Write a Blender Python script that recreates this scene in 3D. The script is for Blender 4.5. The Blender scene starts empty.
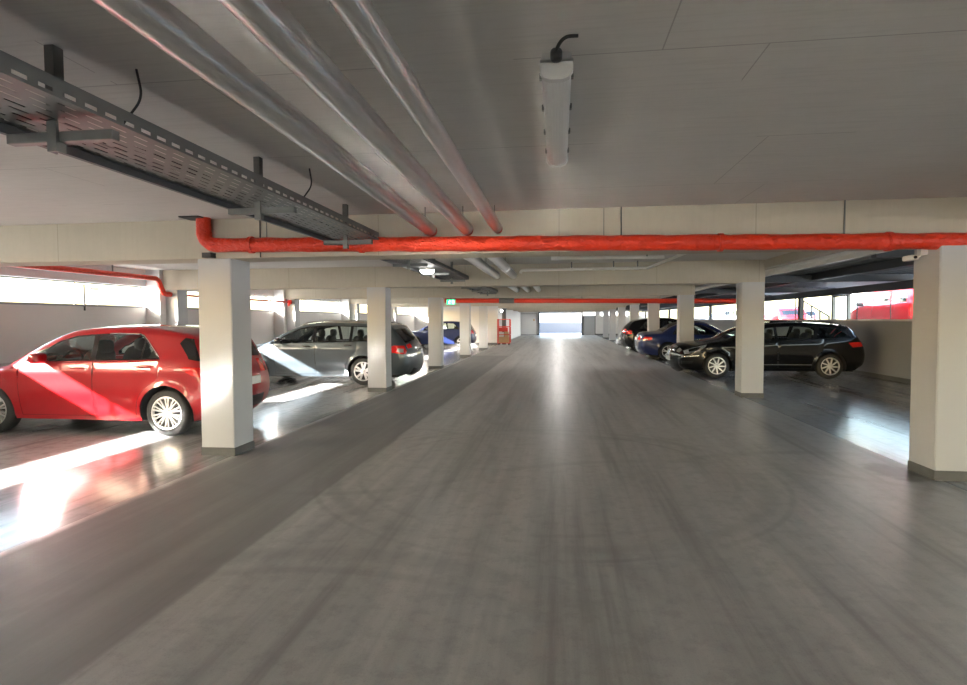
import bpy, bmesh, math, random
import numpy as np
from mathutils import Vector, Matrix
from mathutils.geometry import delaunay_2d_cdt
random.seed(7)
PI = math.pi
scn = bpy.context.scene
COL = scn.collection

# ------------------------------------------------------------------ materials
def new_mat(name):
    m = bpy.data.materials.new(name); m.use_nodes = True
    nt = m.node_tree; b = nt.nodes.get('Principled BSDF')
    return m, nt, b

def pbr(name, col, rough=.5, metal=0., coat=0., coat_rough=.05, spec=.5, bump=0., bscale=40., var=0., vscale=3.):
    m, nt, b = new_mat(name)
    b.inputs['Base Color'].default_value = (*col, 1); b.inputs['Roughness'].default_value = rough
    b.inputs['Metallic'].default_value = metal; b.inputs['Coat Weight'].default_value = coat
    b.inputs['Coat Roughness'].default_value = coat_rough; b.inputs['Specular IOR Level'].default_value = spec
    if bump or var:
        tc = nt.nodes.new('ShaderNodeTexCoord')
    if var:
        n = nt.nodes.new('ShaderNodeTexNoise'); n.inputs['Scale'].default_value = vscale; n.inputs['Detail'].default_value = 6
        nt.links.new(tc.outputs['Object'], n.inputs['Vector'])
        mx = nt.nodes.new('ShaderNodeMix'); mx.data_type = 'RGBA'
        mx.inputs[6].default_value = (*[c*(1-var) for c in col], 1); mx.inputs[7].default_value = (*[min(1, c*(1+var)) for c in col], 1)
        nt.links.new(n.outputs['Fac'], mx.inputs[0]); nt.links.new(mx.outputs[2], b.inputs['Base Color'])
    if bump:
        n2 = nt.nodes.new('ShaderNodeTexNoise'); n2.inputs['Scale'].default_value = bscale; n2.inputs['Detail'].default_value = 4
        nt.links.new(tc.outputs['Object'], n2.inputs['Vector'])
        bp = nt.nodes.new('ShaderNodeBump'); bp.inputs['Strength'].default_value = bump; bp.inputs['Distance'].default_value = .01
        nt.links.new(n2.outputs['Fac'], bp.inputs['Height']); nt.links.new(bp.outputs['Normal'], b.inputs['Normal'])
    return m

def emis(name, col, s):
    m, nt, b = new_mat(name)
    b.inputs['Base Color'].default_value = (*col, 1)
    b.inputs['Emission Color'].default_value = (*col, 1); b.inputs['Emission Strength'].default_value = s
    return m

def glass(name, tint, gloss=.08):
    m = bpy.data.materials.new(name); m.use_nodes = True; nt = m.node_tree; nt.nodes.clear()
    o = nt.nodes.new('ShaderNodeOutputMaterial'); t = nt.nodes.new('ShaderNodeBsdfTransparent'); g = nt.nodes.new('ShaderNodeBsdfGlossy')
    t.inputs[0].default_value = (*tint, 1); g.inputs['Roughness'].default_value = .02
    f = nt.nodes.new('ShaderNodeLayerWeight'); f.inputs[0].default_value = .25
    mp = nt.nodes.new('ShaderNodeMapRange'); mp.inputs[3].default_value = gloss; mp.inputs[4].default_value = .8
    nt.links.new(f.outputs['Fresnel'], mp.inputs[0])
    mx = nt.nodes.new('ShaderNodeMixShader'); nt.links.new(mp.outputs[0], mx.inputs[0])
    nt.links.new(t.outputs[0], mx.inputs[1]); nt.links.new(g.outputs[0], mx.inputs[2]); nt.links.new(mx.outputs[0], o.inputs[0])
    return m

class NB:                       # small node-expression builder
    def __init__(s, nt): s.nt = nt
    def m(s, op, a, b=None, c=None, clamp=False):
        n = s.nt.nodes.new('ShaderNodeMath'); n.operation = op; n.use_clamp = clamp
        for i, v in enumerate((a, b, c)):
            if v is None: continue
            if isinstance(v, (int, float)): n.inputs[i].default_value = v
            else: s.nt.links.new(v, n.inputs[i])
        return n.outputs[0]
    def step(s, a, lo, hi):     # smooth 0..1
        n = s.nt.nodes.new('ShaderNodeMapRange'); n.interpolation_type = 'SMOOTHSTEP'
        n.inputs[1].default_value = lo; n.inputs[2].default_value = hi
        s.nt.links.new(a, n.inputs[0]); return n.outputs[0]
    def noise(s, vec, scale, detail=4, rough=.55):
        n = s.nt.nodes.new('ShaderNodeTexNoise'); n.inputs['Scale'].default_value = scale
        n.inputs['Detail'].default_value = detail; n.inputs['Roughness'].default_value = rough
        s.nt.links.new(vec, n.inputs['Vector']); return n.outputs['Fac']
    def mapv(s, vec, scale=(1, 1, 1), loc=(0, 0, 0)):
        n = s.nt.nodes.new('ShaderNodeMapping'); n.inputs['Scale'].default_value = scale; n.inputs['Location'].default_value = loc
        s.nt.links.new(vec, n.inputs['Vector']); return n.outputs[0]
    def mix(s, f, a, b, blend='MIX'):
        n = s.nt.nodes.new('ShaderNodeMix'); n.data_type = 'RGBA'; n.blend_type = blend
        for i, v in ((0, f), (6, a), (7, b)):
            if isinstance(v, (int, float)): n.inputs[i].default_value = v
            elif isinstance(v, tuple): n.inputs[i].default_value = (*v, 1)
            else: s.nt.links.new(v, n.inputs[i])
        return n.outputs[2]
    def pos(s):
        g = s.nt.nodes.new('ShaderNodeNewGeometry'); x = s.nt.nodes.new('ShaderNodeSeparateXYZ')
        s.nt.links.new(g.outputs['Position'], x.inputs[0]); return g.outputs['Position'], x.outputs
    def obj(s):
        g = s.nt.nodes.new('ShaderNodeTexCoord'); x = s.nt.nodes.new('ShaderNodeSeparateXYZ')
        s.nt.links.new(g.outputs['Object'], x.inputs[0]); return g.outputs['Object'], x.outputs
    def bump(s, h, b, strength=.3, dist=.01):
        n = s.nt.nodes.new('ShaderNodeBump'); n.inputs['Strength'].default_value = strength; n.inputs['Distance'].default_value = dist
        s.nt.links.new(h, n.inputs['Height']); s.nt.links.new(n.outputs[0], b.inputs['Normal'])

M = {}
def mat_concrete(name, col, axis_len=0, line=.55):
    """board-marked concrete: soft blotches plus fine shutter-board joints"""
    m, nt, b = new_mat(name); e = NB(nt); v, (x, y, z) = e.pos()
    big = e.noise(v, .9, 5); fine = e.noise(v, 14, 6, .7)
    c = e.mix(e.m('MULTIPLY', big, 1.0), tuple(k*.86 for k in col), tuple(min(1, k*1.12) for k in col))
    c = e.mix(e.m('MULTIPLY', fine, .35), c, tuple(k*.72 for k in col))
    if axis_len == 'ceil':      # plank lines across, plus sheet joints
        row = e.m('FRACT', e.m('MULTIPLY', y, 1/1.25)); l1 = e.m('LESS_THAN', row, .006)
        stag = e.m('MULTIPLY', e.m('FLOOR', e.m('MULTIPLY', y, 1/1.25)), .83)
        colx = e.m('FRACT', e.m('ADD', e.m('MULTIPLY', x, 1/2.5), stag)); l2 = e.m('LESS_THAN', colx, .0025)
        brk = e.m('GREATER_THAN', e.noise(e.mapv(v, (.7, .7, .7)), 1.3, 2), .5)
        l = e.m('MULTIPLY', e.m('MAXIMUM', l1, l2), brk)
        grain = e.noise(e.mapv(v, (1.2, 22, 1)), 2.2, 4)
        c = e.mix(e.m('MULTIPLY', e.step(grain, .45, .72), .38), c, tuple(k*.75 for k in col))
        c = e.mix(e.m('MULTIPLY', l, .6), c, tuple(k*.4 for k in col))
    elif axis_len == 'beam':    # upright board marks along X
        g = e.noise(e.mapv(v, (16, 1, 1.2)), 1.6, 3)
        c = e.mix(e.m('MULTIPLY', e.step(g, .4, .8), .25), c, tuple(k*.8 for k in col))
        fx = e.m('FRACT', e.m('MULTIPLY', x, 1/1.9)); l = e.m('LESS_THAN', fx, .004)
        c = e.mix(e.m('MULTIPLY', l, .6), c, tuple(k*.45 for k in col))
    nt.links.new(c, b.inputs['Base Color']); b.inputs['Roughness'].default_value = .78
    b.inputs['Specular IOR Level'].default_value = .25
    e.bump(fine, b, .15, .006)
    return m
M['ceil'] = mat_concrete('ceiling_concrete', (.57, .55, .525), 'ceil')
M['beam'] = mat_concrete('beam_concrete', (.475, .43, .345), 'beam')
M['white'] = pbr('white_wall_paint', (.54, .54, .535), .6, var=.05, vscale=1.5, bump=.06, bscale=60)
M['column'] = pbr('column_paint', (.425, .438, .46), .55, var=.03, vscale=2, bump=.05, bscale=50)
M['plinth'] = pbr('grey_plinth_coating', (.085, .088, .086), .55, var=.25, vscale=12, bump=.15, bscale=60)
M['greywall'] = pbr('grey_wall_paint', (.235, .248, .265), .6, var=.06, vscale=1.2)
M['red_pipe'] = None
M['dark_steel'] = pbr('dark_steel', (.045, .05, .055), .45, .3)
M['galv'] = pbr('galvanised_steel', (.16, .165, .16), .42, .75, var=.2, vscale=18)
M['chrome'] = pbr('chrome', (.8, .8, .8), .12, 1.)
M['alloy'] = pbr('wheel_alloy', (.78, .77, .75), .28, .75)
M['alloy_dark'] = pbr('dark_wheel_metal', (.05, .05, .05), .5, .5)
M['rubber'] = pbr('tyre_rubber', (.022, .022, .022), .75, bump=.2, bscale=90)
M['black_plastic'] = pbr('black_plastic', (.018, .018, .02), .5)
M['gloss_black'] = pbr('gloss_black_trim', (.01, .01, .011), .12, coat=.5)
M['interior'] = pbr('car_interior_cloth', (.035, .033, .033), .85)
M['interior_beige'] = pbr('car_interior_grey', (.16, .15, .14), .8)
M['underbody'] = pbr('underbody', (.012, .012, .012), .9)
M['white_plastic'] = pbr('white_plastic', (.72, .71, .68), .4)
M['white_metal'] = pbr('white_painted_pipe', (.70, .68, .63), .4)
M['plate'] = pbr('plate_white', (.78, .78, .76), .35)
M['plate_blue'] = pbr('plate_blue', (.02, .06, .4), .35)
M['cardboard'] = pbr('cardboard', (.45, .30, .16), .85, var=.2, vscale=8)
M['red_metal'] = pbr('red_painted_metal', (.55, .03, .02), .4)
M['tail'] = pbr('tail_lamp_red', (.62, .012, .012), .12, coat=1.)
M['lamp_clear'] = pbr('lamp_clear', (.32, .33, .35), .12, coat=1., metal=.2)
M['glass'] = glass('car_side_glass', (.86, .92, .88), .05)
M['glass_dark'] = glass('car_privacy_glass', (.10, .115, .11), .12)
M['glass_mid'] = glass('car_windscreen_glass', (.72, .80, .76), .08)

def paint(name, col, metal=.35, rough=.35, coat=1., spec=.4):
    m, nt, b = new_mat(name); e = NB(nt)
    b.inputs['Base Color'].default_value = (*col, 1); b.inputs['Metallic'].default_value = metal
    b.inputs['Roughness'].default_value = rough; b.inputs['Coat Weight'].default_value = coat; b.inputs['Specular IOR Level'].default_value = spec; b.inputs['Coat Roughness'].default_value = .03
    return m
M['p_red'] = paint('red_car_paint', (.31, .003, .007), .1, .3)
M['p_grey'] = paint('grey_car_paint', (.066, .084, .100), .35, .35)
M['p_black'] = paint('black_car_paint', (.004, .0045, .006), 0., .25, .6, .15)
M['p_navy'] = paint('navy_car_paint', (.008, .018, .085), .2, .3)
M['p_blue'] = paint('blue_car_paint', (.012, .022, .085), .3, .35)
M['p_white'] = paint('white_car_paint', (.75, .75, .76), 0., .35)
M['p_silver'] = paint('silver_car_paint', (.35, .36, .38), .5, .35)
M['softtop'] = pbr('black_canvas', (.012, .012, .013), .9)

def mat_redpipe():
    m, nt, b = new_mat('red_foil_wrap'); e = NB(nt); v, (x, y, z) = e.obj()
    w = e.noise(e.mapv(v, (2, 5, 5)), 5, 4); w2 = e.noise(v, 30, 3)
    c = e.mix(w, (.58, .022, .004), (.70, .040, .008))
    nt.links.new(c, b.inputs['Base Color']); b.inputs['Roughness'].default_value = .36
    rings = e.m('SINE', e.m('ADD', e.m('MULTIPLY', x, 70), e.m('MULTIPLY', w, 16)))
    e.bump(e.m('ADD', e.m('MULTIPLY', rings, .10), e.m('ADD', w, e.m('MULTIPLY', w2, .25))), b, .8, .03)
    return m
M['red_pipe'] = mat_redpipe()
M['red_thin'] = pbr('red_pipe_paint', (.50, .02, .015), .4)

def mat_silver():
    m, nt, b = new_mat('aluminium_foil_lagging'); e = NB(nt); v, (x, y, z) = e.obj()
    w = e.noise(v, 26, 2, .4); w2 = e.noise(e.mapv(v, (1, .3, 1)), 60, 1)
    b.inputs['Base Color'].default_value = (.72, .72, .73, 1); b.inputs['Metallic'].default_value = .95
    b.inputs['Roughness'].default_value = .285
    e.bump(e.m('ADD', e.m('MULTIPLY', w, 1), e.m('MULTIPLY', w2, .35)), b, 1., .0028)
    return m
M['silver'] = mat_silver()

def mat_perf(name, u, vv, pu, pv, fu, fv):
    """slotted galvanised sheet: rows of cut slots, every second row shifted"""
    m, nt, b = new_mat(name); e = NB(nt); p, xyz = e.obj()
    b.inputs['Base Color'].default_value = (.17, .175, .17, 1); b.inputs['Metallic'].default_value = .7; b.inputs['Roughness'].default_value = .45
    rowi = e.m('FLOOR', e.m('MULTIPLY', xyz[vv], 1/pv))
    fr = e.m('FRACT', e.m('ADD', e.m('MULTIPLY', xyz[u], 1/pu), e.m('MULTIPLY', rowi, .5)))
    fq = e.m('FRACT', e.m('MULTIPLY', xyz[vv], 1/pv))
    a = e.m('LESS_THAN', e.m('ABSOLUTE', e.m('SUBTRACT', fr, .5)), fu)
    c = e.m('LESS_THAN', e.m('ABSOLUTE', e.m('SUBTRACT', fq, .5)), fv)
    hole = e.m('MULTIPLY', a, c)
    t = nt.nodes.new('ShaderNodeBsdfTransparent'); mx = nt.nodes.new('ShaderNodeMixShader')
    nt.links.new(hole, mx.inputs[0]); nt.links.new(b.outputs[0], mx.inputs[1]); nt.links.new(t.outputs[0], mx.inputs[2])
    nt.links.new(mx.outputs[0], nt.nodes['Material Output'].inputs[0])
    return m
M['perf_floor'] = mat_perf('slotted_tray_sheet', 1, 0, .13, .052, .34, .13)
M['perf_side'] = mat_perf('slotted_tray_side', 1, 2, .10, .060, .30, .13)

def mat_floor():
    m, nt, b = new_mat('coated_garage_floor'); e = NB(nt); v, (x, y, z) = e.pos()
    lane, bay, band, right = (.352, .348, .343), (.45, .447, .445), (.185, .183, .180), (.40, .41, .425)
    wob = e.m('MULTIPLY', e.m('SUBTRACT', e.noise(v, 1.2, 3), .5), .10)
    xs = e.m('ADD', x, wob)
    c = e.mix(e.step(xs, -3.60, -3.52), bay, band)
    c = e.mix(e.step(xs, -2.08, -2.03), c, lane)
    c = e.mix(e.step(xs, 1.9, 4.0), c, right)
    # the dark band stops where the far bays begin
    c = e.mix(e.m('MULTIPLY', e.step(y, 23.5, 24.2), e.m('LESS_THAN', x, -2.0)), c, lane)
    inlane = e.m('MULTIPLY', e.step(x, -2.2, -1.9), e.m('SUBTRACT', 1, e.step(x, 2.4, 3.2)))
    st = e.noise(e.mapv(v, (3.2, .16, 1)), 2.4, 5, .6); st2 = e.noise(e.mapv(v, (9, .35, 1)), 2.0, 4, .6); st3 = e.noise(e.mapv(v, (1.2, .05, 1)), 2.2, 3, .5)
    s = e.m('ADD', e.m('MULTIPLY', st3, .52), e.m('ADD', e.m('MULTIPLY', st, .36), e.m('MULTIPLY', st2, .12)))
    c = e.mix(e.m('MULTIPLY', e.step(s, .49, .63), e.m('ADD', .15, e.m('MULTIPLY', inlane, .45))), c, (.50, .485, .465))
    c = e.mix(e.m('MULTIPLY', e.m('SUBTRACT', 1, e.step(s, .38, .51)), .62), c, (.135, .132, .13))
    # turning marks of tyres
    for cx, cy, r, w in ((-.15, 5.75, 2.05, .10), (-.15, 5.75, 1.80, .05), (-.15, 5.75, 2.22, .04), (-1.3, 1.2, 2.3, .14), (-1.3, 1.2, 2.05, .07), (.9, 9.5, 2.2, .16), (2.9, 4.2, 2.6, .12), (-2.2, 6.2, 1.5, .09), (1.2, 3.2, 3.0, .10)):
        dx = e.m('SUBTRACT', x, cx); dy = e.m('SUBTRACT', y, cy)
        d = e.m('SQRT', e.m('ADD', e.m('MULTIPLY', dx, dx), e.m('MULTIPLY', dy, dy)))
        k = e.m('SUBTRACT', 1, e.step(e.m('ABSOLUTE', e.m('SUBTRACT', d, r)), w*.2, w))
        k = e.m('MULTIPLY', k, e.step(e.noise(v, .8, 3), .36, .66))
        c = e.mix(e.m('MULTIPLY', k, .34), c, (.12, .118, .115))
    blot = e.noise(v, 2.6, 7, .65); grit = e.noise(v, 55, 3)
    c = e.mix(e.m('MULTIPLY', e.step(blot, .5, .8), .28), c, (.20, .195, .185))
    c = e.mix(e.m('MULTIPLY', grit, .20), c, (.18, .175, .17))
    # stain beside the near right pillar
    dx = e.m('MULTIPLY', e.m('SUBTRACT', x, 3.25), 1.6); dy = e.m('SUBTRACT', y, 6.05)
    d = e.m('SQRT', e.m('ADD', e.m('MULTIPLY', dx, dx), e.m('MULTIPLY', dy, dy)))
    k = e.m('SUBTRACT', 1, e.step(e.m('ADD', d, e.m('MULTIPLY', e.noise(v, 9, 5), .35)), .38, .62))
    c = e.mix(e.m('MULTIPLY', k, .8), c, (.03, .03, .03))
    nt.links.new(c, b.inputs['Base Color'])
    spk = e.noise(v, 120, 2); mott = e.noise(e.mapv(v, (1, 1, 1)), 7.5, 6, .7)
    c = e.mix(e.m('MULTIPLY', e.step(mott, .45, .66), .34), c, (.17, .168, .166))
    c = e.mix(e.m('MULTIPLY', e.step(spk, .55, .75), .30), c, (.13, .128, .125))
    nt.links.new(c, b.inputs['Base Color'])
    gl = e.m('SUBTRACT', 1, e.step(x, -3.7, -3.5)); gr = e.step(x, .5, 4.4)
    base_r = e.m('SUBTRACT', e.m('SUBTRACT', .33, e.m('ADD', e.m('MULTIPLY', gr, .035), e.m('MULTIPLY', e.step(x, 3.50, 3.56), .115))), e.m('MULTIPLY', gl, .20))
    ro = e.m('ADD', base_r, e.m('MULTIPLY', e.m('MULTIPLY', e.m('SUBTRACT', 1, gr), e.noise(e.mapv(v, (2.2, .5, 1)), 1.6, 5)), e.m('SUBTRACT', .10, e.m('MULTIPLY', gl, .05))))
    matte = e.m('MULTIPLY', e.m('MULTIPLY', e.step(x, -3.7, -3.5), e.m('SUBTRACT', 1, e.step(x, -2.1, -2.0))), .14)
    nt.links.new(e.m('ADD', ro, matte), b.inputs['Roughness'])
    b.inputs['Specular IOR Level'].default_value = .75
    e.bump(e.m('ADD', e.m('MULTIPLY', grit, .3), e.noise(v, 6, 3)), b, .10, .006)
    return m
M['floor'] = mat_floor()
M['ground_out'] = pbr('outdoor_paving', (.42, .42, .415), .8, var=.1, vscale=1)
M['facade'] = pbr('pale_render', (.62, .62, .61), .7)
M['pane_blue'] = pbr('facade_glass', (.25, .32, .38), .15)
M['deck'] = pbr('dark_roof_deck', (.24, .245, .25), .4, .4, var=.15, vscale=3)
M['diffuser'] = None
def mat_diffuser():
    m, nt, b = new_mat('prismatic_diffuser'); e = NB(nt); v, (x, y, z) = e.obj()
    b.inputs['Base Color'].default_value = (.66, .67, .66, 1); b.inputs['Roughness'].default_value = .3; b.inputs['Transmission Weight'].default_value = .25
    r = e.m('SINE', e.m('MULTIPLY', x, 500)); e.bump(r, b, .15, .003)
    return m
M['diffuser'] = mat_diffuser(); M['lamp_grey'] = pbr('lamp_housing_grey', (.58, .58, .57), .45)
M['lit'] = emis('lit_lamp_cover', (1, .97, .92), 14)
M['fill_added'] = emis('added_fill_strip', (1, .97, .93), 55)  # glow of the added lamps in the far bays
M['exit_green'] = emis('exit_sign_green', (.02, .55, .25), 1.6)
M['exit_white'] = emis('exit_sign_white', (.9, 1, .95), 2.2)

# ------------------------------------------------------------------ mesh builder
class MB:
    def __init__(s): s.v = []; s.f = []
    def add(s, vs, fs):
        o = len(s.v); s.v += [tuple(p) for p in vs]; s.f += [tuple(i+o for i in f) for f in fs]; return s
    def box(s, x0, x1, y0, y1, z0, z1):
        vs = [(x0, y0, z0), (x1, y0, z0), (x1, y1, z0), (x0, y1, z0), (x0, y0, z1), (x1, y0, z1), (x1, y1, z1), (x0, y1, z1)]
        return s.add(vs, [(0, 3, 2, 1), (4, 5, 6, 7), (0, 1, 5, 4), (1, 2, 6, 5), (2, 3, 7, 6), (3, 0, 4, 7)])
    def tube(s, pts, r, seg=16, caps=True):
        pts = [Vector(p) for p in pts]; n = len(pts); rings = []; up = None
        for i, p in enumerate(pts):
            t = (pts[min(i+1, n-1)] - pts[max(i-1, 0)]).normalized()
            if up is None:
                up = Vector((0, 0, 1)) if abs(t.z) < .9 else Vector((1, 0, 0))
            a = t.cross(up).normalized(); up = a.cross(t).normalized()
            rr = r[i] if isinstance(r, (list, tuple)) else r
            rings.append([p + (a*math.cos(2*PI*k/seg) + up*math.sin(2*PI*k/seg))*rr for k in range(seg)])
        vs = [q for R in rings for q in R]; fs = []
        for i in range(n-1):
            for k in range(seg):
                a0 = i*seg+k; a1 = i*seg+(k+1) % seg
                fs.append((a0, a1, a1+seg, a0+seg))
        if caps: fs += [tuple(range(seg-1, -1, -1)), tuple((n-1)*seg+k for k in range(seg))]
        return s.add(vs, fs)
    def lathe(s, prof, seg=40, axis='y', c=(0, 0, 0), closed=False):
        """prof: (radius, offset along axis)"""
        vs = []; fs = []; n = len(prof)
        for k in range(seg):
            a = 2*PI*k/seg
            for r, h in prof:
                if axis == 'y': vs.append((c[0]+r*math.cos(a), c[1]+h, c[2]+r*math.sin(a)))
                elif axis == 'z': vs.append((c[0]+r*math.cos(a), c[1]+r*math.sin(a), c[2]+h))
                else: vs.append((c[0]+h, c[1]+r*math.cos(a), c[2]+r*math.sin(a)))
        m = n if closed else n-1
        for k in range(seg):
            for i in range(m):
                a = k*n+i; b = k*n+(i+1) % n; c2 = ((k+1) % seg)*n+(i+1) % n; d = ((k+1) % seg)*n+i
                fs.append((a, b, c2, d))
        return s.add(vs, fs)
    def sell(s, c, ax, e=.45, nu=20, nv=12):
        """rounded block (superellipsoid)"""
        pw = lambda t, k: math.copysign(abs(t)**k, t)
        vs = []; fs = []
        for j in range(nv+1):
            ph = -PI/2+PI*j/nv
            for i in range(nu):
                th = 2*PI*i/nu
                vs.append((c[0]+ax[0]*pw(math.cos(ph), e)*pw(math.cos(th), e), c[1]+ax[1]*pw(math.cos(ph), e)*pw(math.sin(th), e), c[2]+ax[2]*pw(math.sin(ph), e)))
        for j in range(nv):
            for i in range(nu):
                a = j*nu+i; b = j*nu+(i+1) % nu; fs.append((a, b, b+nu, a+nu))
        return s.add(vs, fs)
    def prism(s, poly, axis, a0, a1):
        """extrude a 2D polygon along an axis; poly in the two other axes"""
        def P(p, h): return {'x': (h, p[0], p[1]), 'y': (p[0], h, p[1]), 'z': (p[0], p[1], h)}[axis]
        n = len(poly); vs = [P(p, a0) for p in poly]+[P(p, a1) for p in poly]
        fs = [tuple(range(n-1, -1, -1)), tuple(range(n, 2*n))]+[(i, (i+1) % n, (i+1) % n+n, i+n) for i in range(n)]
        return s.add(vs, fs)
    def mirror_y(s):
        n = MB(); n.v = [(x, -y, z) for x, y, z in s.v]; n.f = [tuple(reversed(f)) for f in s.f]; return n
    def xf(s, mat):
        s.v = [tuple(mat @ Vector(p)) for p in s.v]; return s
    def build(s, name, mat, parent=None, loc=(0, 0, 0), smooth=False, bevel=0., seg=2, ang=35, weld=False, fix=True):
        me = bpy.data.meshes.new(name)
        bm = bmesh.new()
        vs = [bm.verts.new(p) for p in s.v]
        for f in s.f:
            if len(set(f)) > 2:
                try: bm.faces.new([vs[i] for i in f])
                except ValueError: pass
        if weld: bmesh.ops.remove_doubles(bm, verts=bm.verts, dist=.0008)
        if fix: bmesh.ops.recalc_face_normals(bm, faces=bm.faces)
        if bevel:
            bmesh.ops.bevel(bm, geom=list(bm.edges), offset=bevel, segments=seg, affect='EDGES', clamp_overlap=True)
        bm.to_mesh(me); bm.free()
        if smooth:
            me.shade_smooth(); me.set_sharp_from_angle(angle=math.radians(ang))
        me.materials.append(M[mat] if isinstance(mat, str) else mat)
        o = bpy.data.objects.new(name, me); COL.objects.link(o); o.location = loc
        if parent is not None: o.parent = parent
        return o

def tag(o, label=None, cat=None, group=None, kind=None):
    if label: o['label'] = label
    if cat: o['category'] = cat
    if group: o['group'] = group
    if kind: o['kind'] = kind
    return o
def struct(o): o['kind'] = 'structure'; return o
def thing(name, loc, label, cat, group=None, rz=0):
    o = bpy.data.objects.new(name, None); COL.objects.link(o); o.location = loc; o.rotation_euler = (0, 0, rz)
    o.empty_display_size = .2
    return tag(o, label, cat, group)
def copy_tree(o, parent=None):
    c = o.copy(); COL.objects.link(c); c.parent = parent
    for ch in list(o.children): copy_tree(ch, c)
    return c
ordinal = ['nearest', 'second', 'third', 'fourth', 'fifth', 'sixth', 'seventh', 'eighth', 'ninth']

# ------------------------------------------------------------------ the shell
H = 2.20; ZC = 2.63; SP = 5.664; YB = 5.92
YN = -14.0; YF = 56.0; XL = -8.95; XR = 8.0
struct(MB().box(XL-.25, XR+.2, YN, YF+.3, -.25, 0).build('floor', 'floor'))
struct(MB().box(XL-.35, 4.05, YN, YF+.3, ZC, ZC+.35).build('ceiling', 'ceil'))
nb0, nb1 = -3, 8
for n in range(nb0, nb1+1):
    y = YB+n*SP
    xl = -8.62 if y < 34 else -3.6
    b = MB().box(xl, 3.91, y-.02, y+.42, H, ZC)
    b.build('ceiling_beam', 'beam')['kind'] = 'structure'
# downstand along the slab edge
struct(MB().box(3.90, 4.08, YN, YF, 2.47, ZC-.001).build('trim_1', 'beam'))

# left wall: parapet, lintel, pilasters
W0, W1 = 1.82, 2.27
struct(MB().box(XL-.22, XL, YN, 35.1, 0, W0).build('wall_left', 'white'))
struct(MB().box(XL-.22, XL, YN, 35.1, W1, ZC).build('wall_left_lintel', 'white'))
struct(MB().box(XL, XL+.02, YN, 35.1, 0, .10).build('baseboard_left', 'plinth'))
wn = 0
for n in range(nb0, 5):
    y = YB+n*SP
    struct(MB().box(XL-.2, -8.62, y-.13, y+.32, 0, ZC).build('wall_left_pilaster', 'white'))
    struct(MB().box(-8.62, -8.34, y+.06, y+.40, 0, H).build('wall_left_column', 'column'))
    # window strip frames between pilasters
    y0, y1 = y+.32, y+SP-.13
    fr = MB()
    fr.box(XL-.14, XL-.10, y0, y1, W0, W0+.025); fr.box(XL-.14, XL-.10, y0, y1, W1-.025, W1)
    for k in range(4):
        yy = y0+(y1-y0)*k/3; fr.box(XL-.14, XL-.10, yy-.012, yy+.012, W0, W1)
    wn += 1
    w = struct(fr.build('window_%d' % wn, 'galv'))
    s = MB().box(XL-.2, XL+.015, y0, y1, W0-.02, W0+.006).build('window_sill', 'greywall', w)
# end wall of the left bays and its return
struct(MB().box(XL-.2, -3.67, 34.9, 35.15, 0, ZC).build('wall_bay_end', 'white'))
struct(MB().box(-3.9, -3.67, 35.15, YF, 0, ZC).build('wall_bay_return', 'white'))
struct(MB().box(XL, -3.66, 34.87, 34.9, 0, .10).build('baseboard_bay_end', 'plinth'))
# right parapet with coping
struct(MB().box(XR, XR+.2, YN, YF, 0, 1.43).build('wall_right', 'greywall'))
struct(MB().box(XR-.03, XR+.23, YN, YF, 1.43, 1.475).build('trim_2', 'white'))
struct(MB().box(XR-.02, XR, YN, YF, 0, .10).build('baseboard_right', 'plinth'))
# wall behind the photographer
bk = MB().box(XL, -3.6, YN-.25, YN, 0, 1.0); bk.box(3.6, XR, YN-.25, YN, 0, 1.0); bk.box(XL, XR, YN-.25, YN, 2.4, ZC)
struct(bk.build('wall_back', 'white'))
# far wall with the open gate
fw = MB()
fw.box(-3.67, -1.85, YF, YF+.25, 0, ZC); fw.box(2.3, XR+.2, YF, YF+.25, 0, 1.85); fw.box(2.3, XR+.2, YF, YF+.25, 2.2, ZC)
fw.box(-1.85, 2.3, YF, YF+.25, 2.14, ZC); fw.box(3.5, 3.95, YF, YF+.25, 1.85, 2.2)
struct(fw.build('wall_far', 'white'))
struct(MB().box(-3.67, -1.85, YF-.02, YF, 0, .12).box(2.3, XR, YF-.02, YF, 0, .12).build('baseboard_far', 'plinth'))
d = struct(MB().box(-3.66, -2.12, YF-.10, YF-.03, .05, 1.82).build('door_1', 'white'))
MB().box(-3.66, -2.95, YF-.10, YF-.03, 1.84, 2.06).build('door_window', 'white', d)
MB().box(-3.70, -3.66, YF-.13, YF-.02, 0, 2.1).box(-2.12, -2.08, YF-.13, YF-.02, 0, 2.1).box(-3.7, -2.08, YF-.13, YF-.02, 2.06, 2.1).build('door_frame', 'galv', d)
MB().sell((-2.38, YF-.12, 1.48), (.07, .02, .12)).build('door_sign', 'cardboard', d)
d = struct(MB().box(2.42, 3.45, YF-.10, YF-.03, .02, 1.80).build('door_2', pbr('far_door_grey', (.30, .31, .32), .5)))
MB().box(2.36, 2.42, YF-.13, YF-.02, 0, 1.84).box(3.45, 3.51, YF-.13, YF-.02, 0, 1.84).box(2.36, 3.51, YF-.13, YF-.02, 1.80, 1.84).build('door_frame', 'dark_steel', d)
g = struct(MB().box(2.20, 2.32, YF-.15, YF+.1, 0, 2.14).box(-1.95, -1.85, YF-.15, YF+.1, 0, 2.14).box(-1.95, 2.32, YF-.15, YF+.1, 2.14, 2.24).build('trim_3', 'dark_steel'))
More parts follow.
